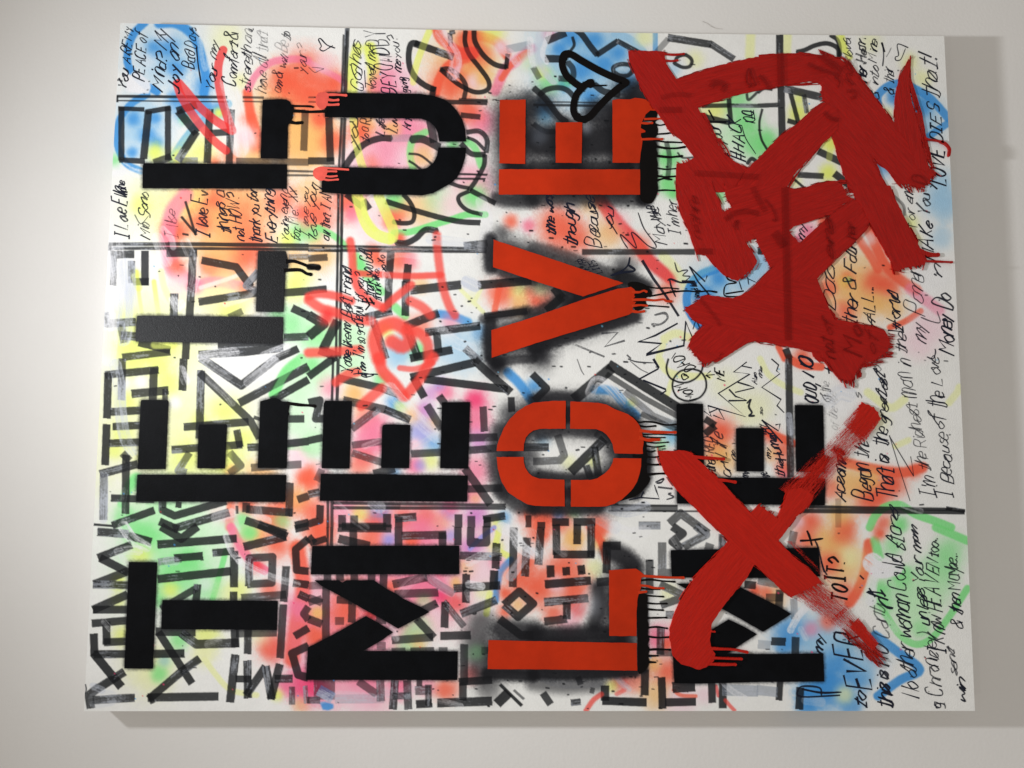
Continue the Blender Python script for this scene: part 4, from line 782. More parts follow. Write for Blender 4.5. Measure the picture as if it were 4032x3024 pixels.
LETTERS.append(("orange stencilled letter E with drips", 'orange', EO,
    [drip(2, 0, 22, "1090,962 1180,960 1262,957"), drip(2, 0, 22, "1060,1000 1120,1005 1168,1000"), drip(2, 0, 22, "1060,1162 1160,1158 1268,1158")]))
LETTERS.append(("orange stencilled letter V", 'orange', cat(2, 1,
    "-392,487 0,618 885,915 490,1046 0,890 -397,757",
    "-412,1378 0,1250 480,1080 830,970 920,960 960,952 990,975 1010,1000 990,1030 1000,1050 980,1070 980,1095 1010,1100 985,1140 975,1170 990,1190 940,1225 900,1238 0,1515 -410,1650"),
    [drip(2, 1, 22, "970,1003 1040,1005 1085,990 1112,1000"), drip(2, 1, 24, "970,1080 1100,1078 1190,1085 1275,1075 1310,1092 1358,1095"), drip(2, 1, 22, "970,1140 1050,1132 1117,1138"), drip(2, 1, 26, "970,1190 1030,1200 1088,1192")]))
LETTERS.append(("orange stencilled letter O in four curved pieces", 'orange', cat(2, 2,
    "318,413 180,414 0,432 -80,465 -160,520 -230,590 -290,680 -340,800 -355,850 -362,907 -97,907 -93,840 -75,775 -40,735 0,705 60,690 318,687",
    "365,420 560,428 640,432 720,450 800,495 880,525 930,545 980,580 1010,610 1040,650 1062,700 1075,760 1085,820 1075,880 1078,935 985,934 800,930 788,890 780,840 755,790 720,745 680,715 620,692 362,688",
    "-362,965 -97,965 -93,1020 -80,1070 -45,1125 -10,1155 60,1180 305,1190 310,1452 120,1450 20,1446 -60,1430 -160,1375 -250,1310 -310,1215 -350,1080",
    "370,1192 560,1192 630,1175 700,1130 750,1080 780,1020 788,978 1062,980 1060,1060 1045,1130 1020,1210 980,1275 930,1330 870,1385 800,1425 720,1450 640,1455 370,1455"),
    [drip(2, 2, 32, "1040,705 1150,718 1260,722 1395,724"), drip(2, 2, 34, "1040,775 1120,798 1180,797 1234,796")]))
LETTERS.append(("orange stencilled letter L", 'orange', cat(2, 3,
    "745,420 930,408 1010,405 1050,430 1085,460 1100,468 1060,500 1055,555 1060,590 1040,640 1025,700 1015,850 1015,1068 748,1066",
    "-442,1108 0,1118 500,1127 1018,1137 1022,1408 500,1400 0,1395 -450,1392"),
    [drip(2, 3, 26, "1060,474 1180,482 1300,490 1380,492 1475,494"), drip(2, 3, 24, "1040,568 1120,575 1180,592 1280,598"), drip(2, 3, 24, "1030,640 1110,630")]))
LETTERS.append(("black stencilled letter E under the red cross", 'black', cat(2, 2,
    "1410,446 1560,438 1668,444 1672,760 1680,1108 1415,1110", "1995,686 2030,682 2265,684 2268,1108 2000,1106",
    "2574,455 2850,458 2866,1115 2587,1110", "1412,1165 2211,1170 2872,1180 2868,1441 2211,1432 1415,1424"), []))
LETTERS.append(("black stencilled letter M under the red cross", 'black', cat(2, 3,
    "1352,224 1600,218 2100,212 2807,198 2822,480 2250,496 1362,490",
    "1405,550 1990,560 2080,610 2211,675 2400,770 2538,850 2400,940 2258,1025 2060,910 1850,795 1640,680",
    "1920,905 2060,970 2200,1050 2090,1120 1985,1190 1905,1240 2211,1246 2852,1240 2862,1515 2211,1520 1620,1535 1388,1530 1372,1230 1640,1080"), []))

HEART = poly(2, 0, "900,600 800,555 640,480 480,390 370,325 300,330 285,430 325,530 400,600 465,655 425,720 400,800 398,890 440,950 500,960 560,930 640,840 750,730 830,660")
BLACK_RUNS = [("black overspray band with drips beside the orange E", [poly(2, 0, "1070,1178 1130,1180 1190,1182 1215,1215 1205,1260 1225,1300 1212,1345 1225,1400 1218,1450 1228,1500 1215,1560 1225,1620 1215,1700 1160,1790 1060,1760 1045,1640 1052,1400 1060,1250"),
             poly(2, 0, "1120,880 1205,876 1222,905 1215,950 1240,962 1200,990 1228,1060 1200,1140 1075,1145 1055,1120 1066,1100 1095,1085 1060,1060 1058,1030 1075,1010 1165,1008 1170,985 1090,975 1090,950 1110,940 1095,915")],
            [drip(2, 0, 16, "1190,1008 1240,1022 1290,1014"), drip(2, 0, 18, "1200,1110 1300,1104 1350,1098 1420,1102"), drip(2, 0, 18, "1180,1165 1290,1185 1370,1188 1460,1192"), drip(2, 0, 22, "1190,1225 1290,1245 1400,1248 1490,1235"),
             drip(2, 0, 24, "1190,1320 1330,1335 1410,1330 1460,1325"), drip(2, 0, 16, "1200,1440 1300,1455 1400,1448"), drip(2, 0, 20, "1210,1520 1300,1530 1395,1524"), drip(2, 0, 20, "1210,1566 1290,1545 1358,1556"), drip(2, 0, 18, "1200,1665 1300,1660 1390,1664")]),
           ("black drips beside the orange V", [poly(2, 1, "930,920 1000,900 1100,930 1140,970 1165,1000 1165,1035 1140,1050 1110,1060 1110,1110 1130,1135 1100,1150 1060,1180 1000,1180 975,1100 960,1000")],
            [drip(2, 1, 16, "1120,950 1220,965 1330,962 1424,971"), drip(2, 1, 18, "1140,1045 1250,1025 1350,1004 1500,992 1620,1000 1720,992 1800,1003"), drip(2, 1, 17, "1110,1136 1200,1140 1328,1150")]),
           ("black overspray band with drips beside the orange O", [poly(2, 2, "1078,815 1105,818 1115,850 1112,900 1122,960 1112,1000 1120,1040 1115,1090 1125,1140 1150,1180 1130,1230 1095,1270 1060,1310 1000,1350 920,1380 850,1395 930,1320 985,1262 1030,1180 1055,1080 1060,985 985,972 985,940 1075,938")],
            [drip(2, 2, 20, "960,570 1030,622 1100,618 1190,625 1300,650 1412,644"), drip(2, 2, 20, "1030,655 1100,668 1200,660"), drip(2, 2, 14, "1065,745 1200,742 1412,750"), drip(2, 2, 16, "1070,765 1180,775 1294,775"), drip(2, 2, 16, "1090,815 1200,828 1326,820"),
             drip(2, 2, 17, "1100,855 1200,868 1290,857"), drip(2, 2, 18, "1100,900 1150,915 1195,905"), drip(2, 2, 18, "1100,962 1180,968 1250,960"), drip(2, 2, 22, "1100,1035 1200,1042 1290,1034"), drip(2, 2, 24, "1110,1140 1220,1130 1310,1128")]),
           ("black overspray band with drips beside the orange L", [poly(2, 3, "1018,720 1030,660 1060,648 1110,655 1125,700 1115,760 1128,820 1120,900 1135,960 1125,1050 1142,1100 1125,1150 1145,1200 1130,1260 1142,1320 1125,1370 1075,1425 1030,1415 1025,1135 1018,900")],
            [drip(2, 3, 20, "1060,520 1150,512 1260,525 1390,534"), drip(2, 3, 18, "1052,598 1130,605 1240,608"), drip(2, 3, 18, "1110,668 1190,675 1278,680"), drip(2, 3, 18, "1110,742 1200,750 1312,748"), drip(2, 3, 20, "1110,802 1200,810 1275,813"), drip(2, 3, 20, "1120,890 1210,888 1308,886"),
             drip(2, 3, 20, "1120,985 1220,978 1315,992"), drip(2, 3, 20, "1110,1070 1220,1082 1342,1078"), drip(2, 3, 24, "1120,1205 1200,1198 1345,1202"), drip(2, 3, 20, "1120,1262 1225,1262"), drip(2, 3, 22, "1100,1322 1202,1326")])]
CORALS = [("coral paint splash with drips on the upper arm of the U", [poly(1, 0, "100,705 150,698 185,705 200,735 190,800 178,835 150,865 115,860 85,830 72,790 78,740")],
           [drip(1, 0, 24, "180,722 280,722 370,729"), drip(1, 0, 24, "180,768 240,778 292,774"), drip(1, 0, 24, "150,815 220,822 294,818")]),
          ("coral paint splash with drips on the lower arm of the U", [poly(1, 0, "80,1440 130,1428 175,1438 188,1470 170,1530 150,1562 110,1568 70,1545 46,1510 50,1465")],
           [drip(1, 0, 22, "140,1442 270,1450 391,1460"), drip(1, 0, 20, "150,1480 210,1476 273,1477"), drip(1, 0, 20, "140,1515 210,1528 280,1522"), drip(1, 0, 20, "130,1550 200,1562 290,1556")])]

# red brush strokes: label, level, direction of the brush (degrees in the photo), polygons, bristle quads, drips
STROKES = []


def stroke_(label, tone, ang, polys, bris=(), drips=()):
    STROKES.append((label, tone, ang, polys, list(bris), list(drips)))


stroke_("dark red stroke with two thin drips at its start", 'red', 52,
    cat(2, 0, "935,292 1000,300 1060,290 1130,296 1200,292 1285,302 1292,350 1310,430 1405,570 1620,855 1700,1005 1810,1200 1890,1320 2110,1455 1990,1640 1950,1680 1405,1690 1400,1560 1408,1405 1500,1390 1590,1340 1500,1220 1440,1160 1350,1095 1260,960 1215,890 1170,850 1110,750 1050,640 985,480 950,400"),
    [(2, 0, "1640,900 1800,1180 1830,1160 1690,900", 14), (2, 0, "1780,1150 1860,1310 1960,1330 1840,1150", 26)],
    [drip(2, 0, 22, "1260,320 1380,330 1480,321"), drip(2, 0, 20, "1270,385 1350,392 1418,386")])
stroke_("dark red arching stroke", 'red', -14,
    cat(2, 0, "1405,570 1750,455 2000,395 2212,352 2330,345 2500,335 2660,345 2850,340 3010,372 3080,420 3160,520 3260,640 3200,800 2850,790 2832,700 2836,640 2800,600 2700,592 2500,625 2212,680 1950,740 1615,850 1500,700"),
    [(2, 0, "1980,395 2300,335 2310,362 1990,410", 26), (2, 0, "2215,330 2700,305 2720,345 2215,372", 60), (2, 0, "2600,300 2900,345 2890,380 2640,330", 30), (2, 0, "2480,630 2840,590 2840,620 2500,640", 22), (2, 0, "2800,275 2960,340 2980,390 2830,330", 40)])
stroke_("dark red diagonal stroke running to the canvas edge", 'red', 48,
    cat(3, 0, "820,385 900,440 945,490 1000,590 1150,760 1335,1000 1440,1110 1540,1230 1610,1330 1650,1420 1752,1490 1700,1530 1680,1600 1600,1640 1480,1600 1380,1600 1300,1500 1250,1450 1160,1380 1085,1290 1180,1490 1270,1640 1300,1690 900,1690 860,1560 760,1250 720,1130 765,1000 660,830 640,700 650,560"),
    [(3, 0, "810,340 1130,770 1180,800 900,400", 40), (3, 0, "1240,1440 1400,1640 1460,1650 1300,1450", 30), (3, 0, "1400,1560 1480,1690 1640,1680 1640,1560", 40), (3, 0, "1080,1280 1230,1640 1270,1640 1110,1300", 20)])
stroke_("dark red spike with a feathered tip", 'red', 82,
    cat(3, 0, "1488,385 1494,450 1478,560 1480,640 1500,760 1540,920 1590,1100 1610,1250 1660,1400 1700,1500 1560,1450 1440,1150 1335,1005 1338,850 1352,700 1375,600 1395,530 1440,450"),
    [(3, 0, "1380,620 1450,420 1500,330 1500,640", 46), (3, 0, "1470,560 1560,950 1620,950 1500,560", 34), (3, 0, "1540,900 1620,1340 1720,1440 1600,900", 46), (3, 0, "1600,1250 1650,1460 1760,1480 1640,1250", 20)])
stroke_("dark red diagonal stroke rising to the bend", 'red', -42,
    cat(3, 0, "648,800 720,840 790,900 780,1060 700,1150 640,1190 590,1250 440,1415 345,1515 300,1600 255,1700 -260,1700 -110,1450 0,1350 100,1240 200,1140 320,1050 420,980 540,865"),
    [(3, 0, "560,840 400,990 330,1060 640,800", 22), (3, 0, "690,1130 570,1290 440,1440 560,1280", 26), (3, 0, "470,1390 330,1540 270,1700 400,1480", 24), (3, 0, "640,1010 700,1110 780,1130 770,1000", 8)])
stroke_("broad dark red stroke along the side of the window shape", 'red', 68,
    cat(2, 1, "1405,-40 1765,-40 1775,0 1830,110 1860,215 1900,205 1955,165 1895,60 1870,-40 2060,-40 2300,60 2300,420 2190,472 2085,512 2150,600 2200,700 2178,740 2120,800 2060,850 2010,893 1950,880 1860,820 1780,740 1700,645 1600,632 1575,545 1540,450 1505,350 1460,270 1440,200 1415,100"),
    [(2, 1, "2200,720 2080,870 2000,900 2150,700", 24)])
stroke_("dark red band between the two windows", 'red', -18,
    cat(2, 1, "1895,-40 2420,-40 2562,0 2660,-22 2780,-60 2900,-84 2985,-80 3035,-40 3060,10 3080,60 3150,98 3050,135 2930,240 2562,360 2512,400 2560,470 2617,525 2450,700 2332,770 2270,640 2212,540 2190,472 2100,400 2000,300 1955,165 1890,60"),
    [(3, 1, "700,60 905,-45 950,40 720,150", 46), (3, 1, "600,-60 860,-110 900,-60 640,-10", 30), (3, 1, "740,200 960,70 970,110 800,240", 24), (3, 1, "300,380 360,350 360,330 290,360", 8)])
stroke_("dark red stroke crossing down to the left", 'red', -40,
    cat(3, 1, "925,105 1000,90 1095,320 1030,410 960,490 800,640 700,740 615,830 573,880 600,960 250,1200 -20,1480 -100,1500 -400,1690 -560,1690 -600,1640 -650,1590 -690,1530 -650,1440 -600,1390 -540,1335 -300,1180 0,900 120,778 405,525 560,380 720,240"),
    [(3, 1, "1100,330 980,470 610,840 1060,400", 34), (3, 1, "900,100 760,220 720,250 930,130", 20), (2, 1, "1540,1540 1590,1640 1700,1700 1640,1560", 16)])
stroke_("dark red blunt stroke ending in dry bristles", 'red', 14,
    cat(3, 1, "-725,1182 -700,1150 -600,1095 -560,1050 -510,1035 -400,1050 -250,1065 -100,1000 150,900 575,880 640,1050 700,1180 745,1275 900,1300 1100,1340 1240,1385 1270,1440 1290,1500 1270,1580 1190,1640 1120,1690 600,1690 540,1640 525,1590 300,1545 0,1492 -300,1340 -540,1330 -640,1280"),
    [(3, 1, "1180,1370 1345,1420 1325,1650 1170,1650", 60), (3, 1, "900,1640 1180,1600 1260,1720 960,1760", 30), (3, 1, "690,1150 760,1280 800,1290 730,1200", 10), (3, 1, "740,1275 1240,1370 1240,1395 760,1310", 30)])
stroke_("dark red long stroke ending in two drips", 'red', 66,
    cat(3, 1, "880,-40 1290,-40 1325,70 1370,150 1420,255 1480,370 1545,490 1580,570 1592,600 1630,650 1645,690 1632,735 1520,752 1430,768 1375,800 1320,785 1300,700 1210,540 1095,330 1000,150 958,95 925,10"),
    [(3, 1, "1270,-10 1390,200 1420,260 1330,60", 18)],
    [drip(3, 1, 46, "1560,590 1640,625 1690,640 1760,640"), drip(3, 1, 22, "1610,700 1760,706 1898,712")])
stroke_("short dark red stroke ending in long bristles", 'red', 60,
    cat(3, 2, "585,-60 1060,-60 1050,0 1000,60 960,130 930,200 880,215 820,200 780,170 730,110 690,40"),
    [(3, 2, "600,-20 720,120 880,310 760,0", 34), (3, 2, "780,60 840,230 940,290 960,60", 46), (3, 2, "900,40 930,220 1010,180 1030,0", 24), (3, 2, "1000,0 1070,120 1060,60 1010,-40", 10)])
stroke_("small dark red stroke end near the circles", 'red', 30,
    cat(2, 2, "1600,-60 1850,-60 1800,0 1720,40 1680,50 1640,20"), [(2, 2, "1600,-30 1670,90 1730,60 1850,-20", 20)])
stroke_("small dark red curl at the canvas edge", 'red', 60, [], [], [drip(3, 0, 16, "1630,1140 1660,1165 1760,1180 1810,1195"), drip(3, 0, 24, "1790,1188 1840,1212 1875,1260 1870,1322")])
X1 = "2593,1777 2616,1774 2692,1774 2724,1785 2744,1809 2780,1841 2840,1897 2900,1965 2956,2021 3005,2065 3061,2129 3120,2190 3180,2235 3232,2290 3150,2330 3110,2350 3065,2312 2985,2237 2864,2127 2812,2077 2740,2005 2660,1925 2616,1861 2596,1813"
X2 = "3060,2040 2985,1989 2950,2020 2900,2085 2864,2133 2820,2181 2740,2261 2672,2373 2650,2425 2636,2469 2634,2509 2648,2581 2680,2613 2724,2625 2740,2633 2752,2634 2780,2624 2808,2600 2814,2572 2800,2553 2792,2517 2798,2481 2800,2453 2840,2393 2900,2317 2936,2277 2964,2225 3061,2129 3101,2077 3130,2035 3180,1992 3200,1950 3150,1920 3100,1930"


def srcpoly(s):
    return np.array([[float(v) for v in q.split(',')] for q in s.split()])


ORG[:] = [0, 0]
stroke_("bright red stroke of the cross curving to the lower left with long drips", 'cross', -52, [srcpoly(X2)],
    [('s', "3210,1960 3400,1730 3440,1640 3350,1600|", 0)], [drip(2, 3, 26, "1740,1185 1830,1190 1960,1196 2098,1222"), drip(2, 3, 24, "1740,1275 1850,1282 2042,1288"), drip(2, 3, 30, "1700,1335 1850,1342 1982,1343"), drip(2, 3, 18, "1735,1000 1750,1018 1778,1020")])
stroke_("bright red stroke of the cross running to the lower right with dry bristles", 'cross', 45, [srcpoly(X1)], [],
    [drip(2, 2, 34, "1560,960 1650,972 1760,978 1865,985"), drip(2, 2, 30, "1800,1190 1880,1196 1978,1212")])
# ------------------------------------------------------------------ run the paint layers
base = np.array((238, 237, 233)) / 255.0
ys_, xs_ = np.arange(BH), np.arange(BW)
BUF[:] = base
BUF *= (0.985 + 0.03 * tile_noise(NM, ys_, xs_))[..., None]
for k in (0, 1, 2):
    for fn, args in LAYERS[k]:
        fn(*args)

black_polys = [p for l in LETTERS if l[1] == 'black' for p in l[2]]
orange_polys = [p for l in LETTERS if l[1] == 'orange' for p in l[2]]
for fn, args in LAYERS[3]:
    fn(*args)
# black fog sprayed behind the orange letters, heaviest inside them
halo(orange_polys, 44, 0.97, gain=1.6, grain=0.3)
LAYERS[4].clear()
T(2, 0)
S('D', .88, 330, "60,1180 600,1180 950,1120", .55, 4); S('D', .8, 260, "620,900 900,900 1060,700", .6, 4); S('D', .97, 190, "1130,1180 1130,1659", .35, 4); B('D', .7, 60, 850, 160, 4); S('D', .6, 120, "0,1430 1050,1430", .6, 4); S('D', .5, 200, "-60,800 -100,1100", .7, 4); B('D', .55, 900, 640, 130, 4); B('w', .35, 520, 1050, 60, 4); B('e', .35, 60, 1130, 90, 4); B('c', .3, 120, 960, 80, 4)
S('D', .5, 90, "80,760 200,900 330,1000", .5, 4)
T(2, 1)
S('D', .95, 170, "1100,-60 1090,80", .5, 4); S('D', .6, 150, "0,80 500,70 1000,80", .7, 4); S('D', .85, 160, "860,850 980,900 1100,960", .6, 4); S('D', .8, 120, "1000,1250 500,1400 0,1560", .6, 4); B('D', .9, 60, 1620, 150, 4); S('D', .5, 110, "0,560 300,640 800,840", .6, 4); B('D', .6, 900, 760, 120, 4)
S('D', .6, 90, "300,1040 100,1160 -60,1220", .7, 4); B('D', .6, 330, 1110, 80, 4)
T(1, 1)
S('D', .8, 120, "1790,480 1780,620 1790,760", .6, 4); S('D', .85, 130, "1790,1300 1780,1450 1790,1640", .6, 4); S('D', .7, 120, "1850,80 2000,110 2211,110", .7, 4); B('D', .5, 1900, 420, 80, 4); S('D', .6, 90, "1720,1270 1900,1230 2150,1180", .6, 4); S('D', .5, 80, "1850,780 2000,860 2211,900", .7, 4)
T(1, 2)
B('D', .97, 1850, 60, 110, 4); S('D', .6, 90, "1850,40 2000,10 2211,0", .5, 4); S('D', .55, 150, "1900,1300 1830,1000 1880,700", .8, 4); S('D', .6, 120, "1880,1300 2050,1450 2211,1480", .7, 4); B('D', .45, 1960, 520, 90, 4)
T(2, 2)
S('D', .75, 110, "0,400 200,370 400,380", .8, 4); S('D', .6, 90, "60,760 300,720 600,740", .8, 4); S('D', .7, 90, "60,1140 330,1170 640,1160", .8, 4); S('D', .75, 120, "0,1470 300,1480 640,1470", .7, 4); S('D', .9, 150, "1000,1310 1080,1180 1100,950", .5, 4); S('D', .45, 120, "650,480 900,540 1000,620", .8, 4); B('D', .5, -20, 950, 90, 4); B('D', .4, 760, 900, 60, 4)
T(1, 3)
S('D', .6, 260, "1700,950 1650,1150 1700,1400", .8, 4); S('D', .75, 200, "1900,1000 2211,1020", .7, 4); S('D', .85, 120, "1760,1440 2000,1450 2211,1460", .6, 4); B('D', .5, 1780, 1560, 130, 4); B('G', .3, 1650, 1230, 80, 4)
T(2, 3)
S('D', .85, 170, "0,1060 300,1060 700,1040", .7, 4); S('D', .8, 150, "640,600 650,800 600,950", .8, 4); S('D', .85, 190, "760,230 900,300 980,380", .6, 4); S('D', .85, 110, "0,1440 400,1450 1000,1420", .6, 4); S('D', .5, 150, "0,1530 300,1560 640,1540", .8, 4); S('D', .9, 110, "1075,700 1080,1000 1080,1380", .4, 4); B('w', .35, 560, 760, 120, 4)
for fn, args in LAYERS[4]:
    fn(*args)
for fn, args in LAYERS[5]:
    fn(*args)
# soft edges of the black stencils
halo(black_polys, 8, 0.9, gain=1.4, grain=0.45)
# spatter: small droplets and dashes of black, some coloured specks
sr = np.random.default_rng(21)
for i in range(620):
    if i < 330:
        x, y = sr.uniform(1700, 2800), sr.uniform(300, 2790)
    else:
        x, y = sr.uniform(420, 3760), sr.uniform(180, 2780)
    w = float(sr.choice([3.2, 4, 5, 7])) * (0.8 if i > 330 else 1)
    Lh = float(sr.uniform(1, 5)) if sr.random() < .6 else float(sr.uniform(6, 15))
    brush(np.array([[x, y], [x + Lh, y + sr.uniform(-1.5, 1.5)]]), w, 'k', 0.9, 0, 0, False, 's')
for i in range(120):
    x, y = sr.uniform(420, 3700), sr.uniform(180, 2760)
    brush(np.array([[x, y], [x + 1.5, y + 1]]), float(sr.uniform(3, 7)), ['H', 'B', 'c', 'R'][int(sr.integers(4))], 0.7, 0, 0, False, 's')
# fine canvas tooth breaks the paint film
BUF *= (0.985 + 0.03 * tile_noise(NF, ys_, xs_))[..., None]
# worn edges of the canvas
np.clip(BUF, 0.03, 0.95, out=BUF)
BUF[:] = lin(BUF * 255.0)
base = lin(base * 255.0)


# ------------------------------------------------------------------ materials
def mat(name, color, rough=0.5, spec=0.5, vary=0.0, scale=30.0, bump=0.0, bscale=400.0, attr=None, streak=False, coat=0.0):
    m = bpy.data.materials.new(name)
    m.use_nodes = True
    nt = m.node_tree
    N, Lk = nt.nodes, nt.links
    b = N["Principled BSDF"]
    b.inputs["Roughness"].default_value = rough
    b.inputs["Specular IOR Level"].default_value = spec
    if coat:
        b.inputs["Coat Weight"].default_value = coat
        b.inputs["Coat Roughness"].default_value = 0.25
    tc = N.new("ShaderNodeTexCoord")
    col = list(lin(color)) + [1] if color is not None else [1, 1, 1, 1]
    vec = tc.outputs["Object"]
    if streak:
        at = N.new("ShaderNodeAttribute")
        at.attribute_name = "st"
        vec = at.outputs["Vector"]
    if attr:
        at = N.new("ShaderNodeAttribute")
        at.attribute_name = attr
        src = at.outputs["Color"]
    else:
        src = None
    if vary or src is None:
        nz = N.new("ShaderNodeTexNoise")
        nz.inputs["Scale"].default_value = scale
        nz.inputs["Detail"].default_value = 6
        nz.inputs["Roughness"].default_value = 0.65
        Lk.new(vec, nz.inputs["Vector"])
        mp = N.new("ShaderNodeMapRange")
        mp.inputs[1].default_value = 0.3
        mp.inputs[2].default_value = 0.7
        mp.inputs[3].default_value = 1 - vary
        mp.inputs[4].default_value = 1 + vary
        Lk.new(nz.outputs[0], mp.inputs[0])
        mx = N.new("ShaderNodeVectorMath")
        mx.operation = 'SCALE'
        if src is None:
            mx.inputs[0].default_value = col[:3]
        else:
            Lk.new(src, mx.inputs[0])
        Lk.new(mp.outputs[0], mx.inputs["Scale"])
        Lk.new(mx.outputs[0], b.inputs["Base Color"])
    else:
        Lk.new(src, b.inputs["Base Color"])
    if bump:
        n2 = N.new("ShaderNodeTexNoise")
        n2.inputs["Scale"].default_value = bscale
        n2.inputs["Detail"].default_value = 4
        Lk.new(vec, n2.inputs["Vector"])
        bp = N.new("ShaderNodeBump")
        bp.inputs["Strength"].default_value = bump
        bp.inputs["Distance"].default_value = 0.001
        Lk.new(n2.outputs[0], bp.inputs["Height"])
        Lk.new(bp.outputs[0], b.inputs["Normal"])
    return m


M_CANVAS = mat("painted_canvas", None, 0.55, 0.14, 0.02, 60, 0.5, 650, attr="paint")
M_BLACK = mat("black_spray_paint", (9, 10, 13), 0.42, 0.07, 0.35, 26, 0.35, 900)
M_SATIN = mat("black_satin_paint", (12, 12, 15), 0.42, 0.26, 0.3, 26, 0.5, 900)
M_INK = mat("black_paint_drips", (12, 9, 9), 0.35, 0.10, 0.2, 60, 0.2, 300)
M_ORANGE = mat("orange_spray_paint", (188, 46, 14), 0.6, 0.10, 0.17, 9, 0.3, 900)
M_ORANGE_DRIP = mat("orange_paint_drips", (194, 54, 22), 0.35, 0.12, 0.08, 60, 0.2, 300)
M_CORAL = mat("coral_paint", (226, 92, 80), 0.5, 0.1, 0.16, 60, 0.1, 300)
M_RED = mat("dark_red_acrylic", (166, 23, 17), 0.38, 0.15, 0.20, 1.0, 1.0, 3.0, streak=True)
M_CROSS = mat("red_acrylic", (184, 29, 16), 0.38, 0.15, 0.15, 1.0, 0.9, 3.0, streak=True)
M_WALL = mat("wall_paint", (228, 225, 221), 0.7, 0.22, 0.02, 2.2, 0.35, 160)
M_EDGE = mat("canvas_side", None, 0.7, 0.3, 0.03, 60, 0.25, 900, attr="paint")
M_SCUFF = mat("grey_scuff", (206, 202, 197), 0.8, 0.2, 0.2, 80)


def dry_mat(name, src):
    """same paint, broken into bristle streaks; st = (along, across, dryness)"""
    m = src.copy()
    m.name = name
    nt = m.node_tree
    N, Lk = nt.nodes, nt.links
    b = N["Principled BSDF"]
    at = N.new("ShaderNodeAttribute")
    at.attribute_name = "st"
    sx = N.new("ShaderNodeSeparateXYZ")
    Lk.new(at.outputs["Vector"], sx.inputs[0])
    cb = N.new("ShaderNodeCombineXYZ")
    Lk.new(sx.outputs[0], cb.inputs[0])
    Lk.new(sx.outputs[1], cb.inputs[1])
    vals = []
    for sc, mul in ((1.0, (1.0, 1.6, 1)), (1.0, (9.0, 3.0, 1))):
        vm = N.new("ShaderNodeVectorMath")
        vm.operation = 'MULTIPLY'
        vm.inputs[1].default_value = mul
        Lk.new(cb.outputs[0], vm.inputs[0])
        nz = N.new("ShaderNodeTexNoise")
        nz.inputs["Scale"].default_value = sc
        nz.inputs["Detail"].default_value = 4
        nz.inputs["Roughness"].default_value = 0.7
        Lk.new(vm.outputs[0], nz.inputs["Vector"])
        vals.append(nz.outputs[0])
    mx = N.new("ShaderNodeMath")
    mx.operation = 'MULTIPLY_ADD'
    mx.inputs[1].default_value = 0.55
    Lk.new(vals[0], mx.inputs[0])
    m2 = N.new("ShaderNodeMath")
    m2.operation = 'MULTIPLY'
    m2.inputs[1].default_value = 0.45
    Lk.new(vals[1], m2.inputs[0])
    Lk.new(m2.outputs[0], mx.inputs[2])
    sb = N.new("ShaderNodeMath")
    sb.operation = 'SUBTRACT'
    Lk.new(mx.outputs[0], sb.inputs[0])
    Lk.new(sx.outputs[2], sb.inputs[1])
    mp = N.new("ShaderNodeMapRange")
    mp.inputs[1].default_value = -0.035
    mp.inputs[2].default_value = 0.035
    Lk.new(sb.outputs[0], mp.inputs[0])
    Lk.new(mp.outputs[0], b.inputs["Alpha"])
    return m


M_RED_DRY = dry_mat("dry_dark_red_acrylic", M_RED)
M_CROSS_DRY = dry_mat("dry_red_acrylic", M_CROSS)


# ------------------------------------------------------------------ geometry helpers
def link(name, verts, faces, m, parent=None, loc=(0, 0, 0), attrs=None, smoothf=False):
    me = bpy.data.meshes.new(name)
    me.from_pydata([tuple(v) for v in verts], [], faces)
    me.materials.append(m)
    if attrs is not None:
        a = me.attributes.new("st", 'FLOAT_VECTOR', 'POINT')
        a.data.foreach_set("vector", np.asarray(attrs, np.float32).ravel())
    me.update()
    o = bpy.data.objects.new(name, me)
    COL.objects.link(o)
    if parent is not None:
        o.parent = parent
    o.location = loc
    return o


ER = np.random.default_rng(5)


def rough_edge(p, step=9.0, amp=1.0):
    out = []
    n = len(p)
    for i in range(n):
        a, b = p[i], p[(i + 1) % n]
        L = np.linalg.norm(b - a)
        k = max(int(L / step), 1)
        nrm = np.array([-(b - a)[1], (b - a)[0]]) / max(L, 1e-6)
        for j in range(k):
            q = a + (b - a) * j / k
            out.append(q + nrm * ER.normal(0, amp) * (0.3 if j == 0 else 1))
    return np.array(out)


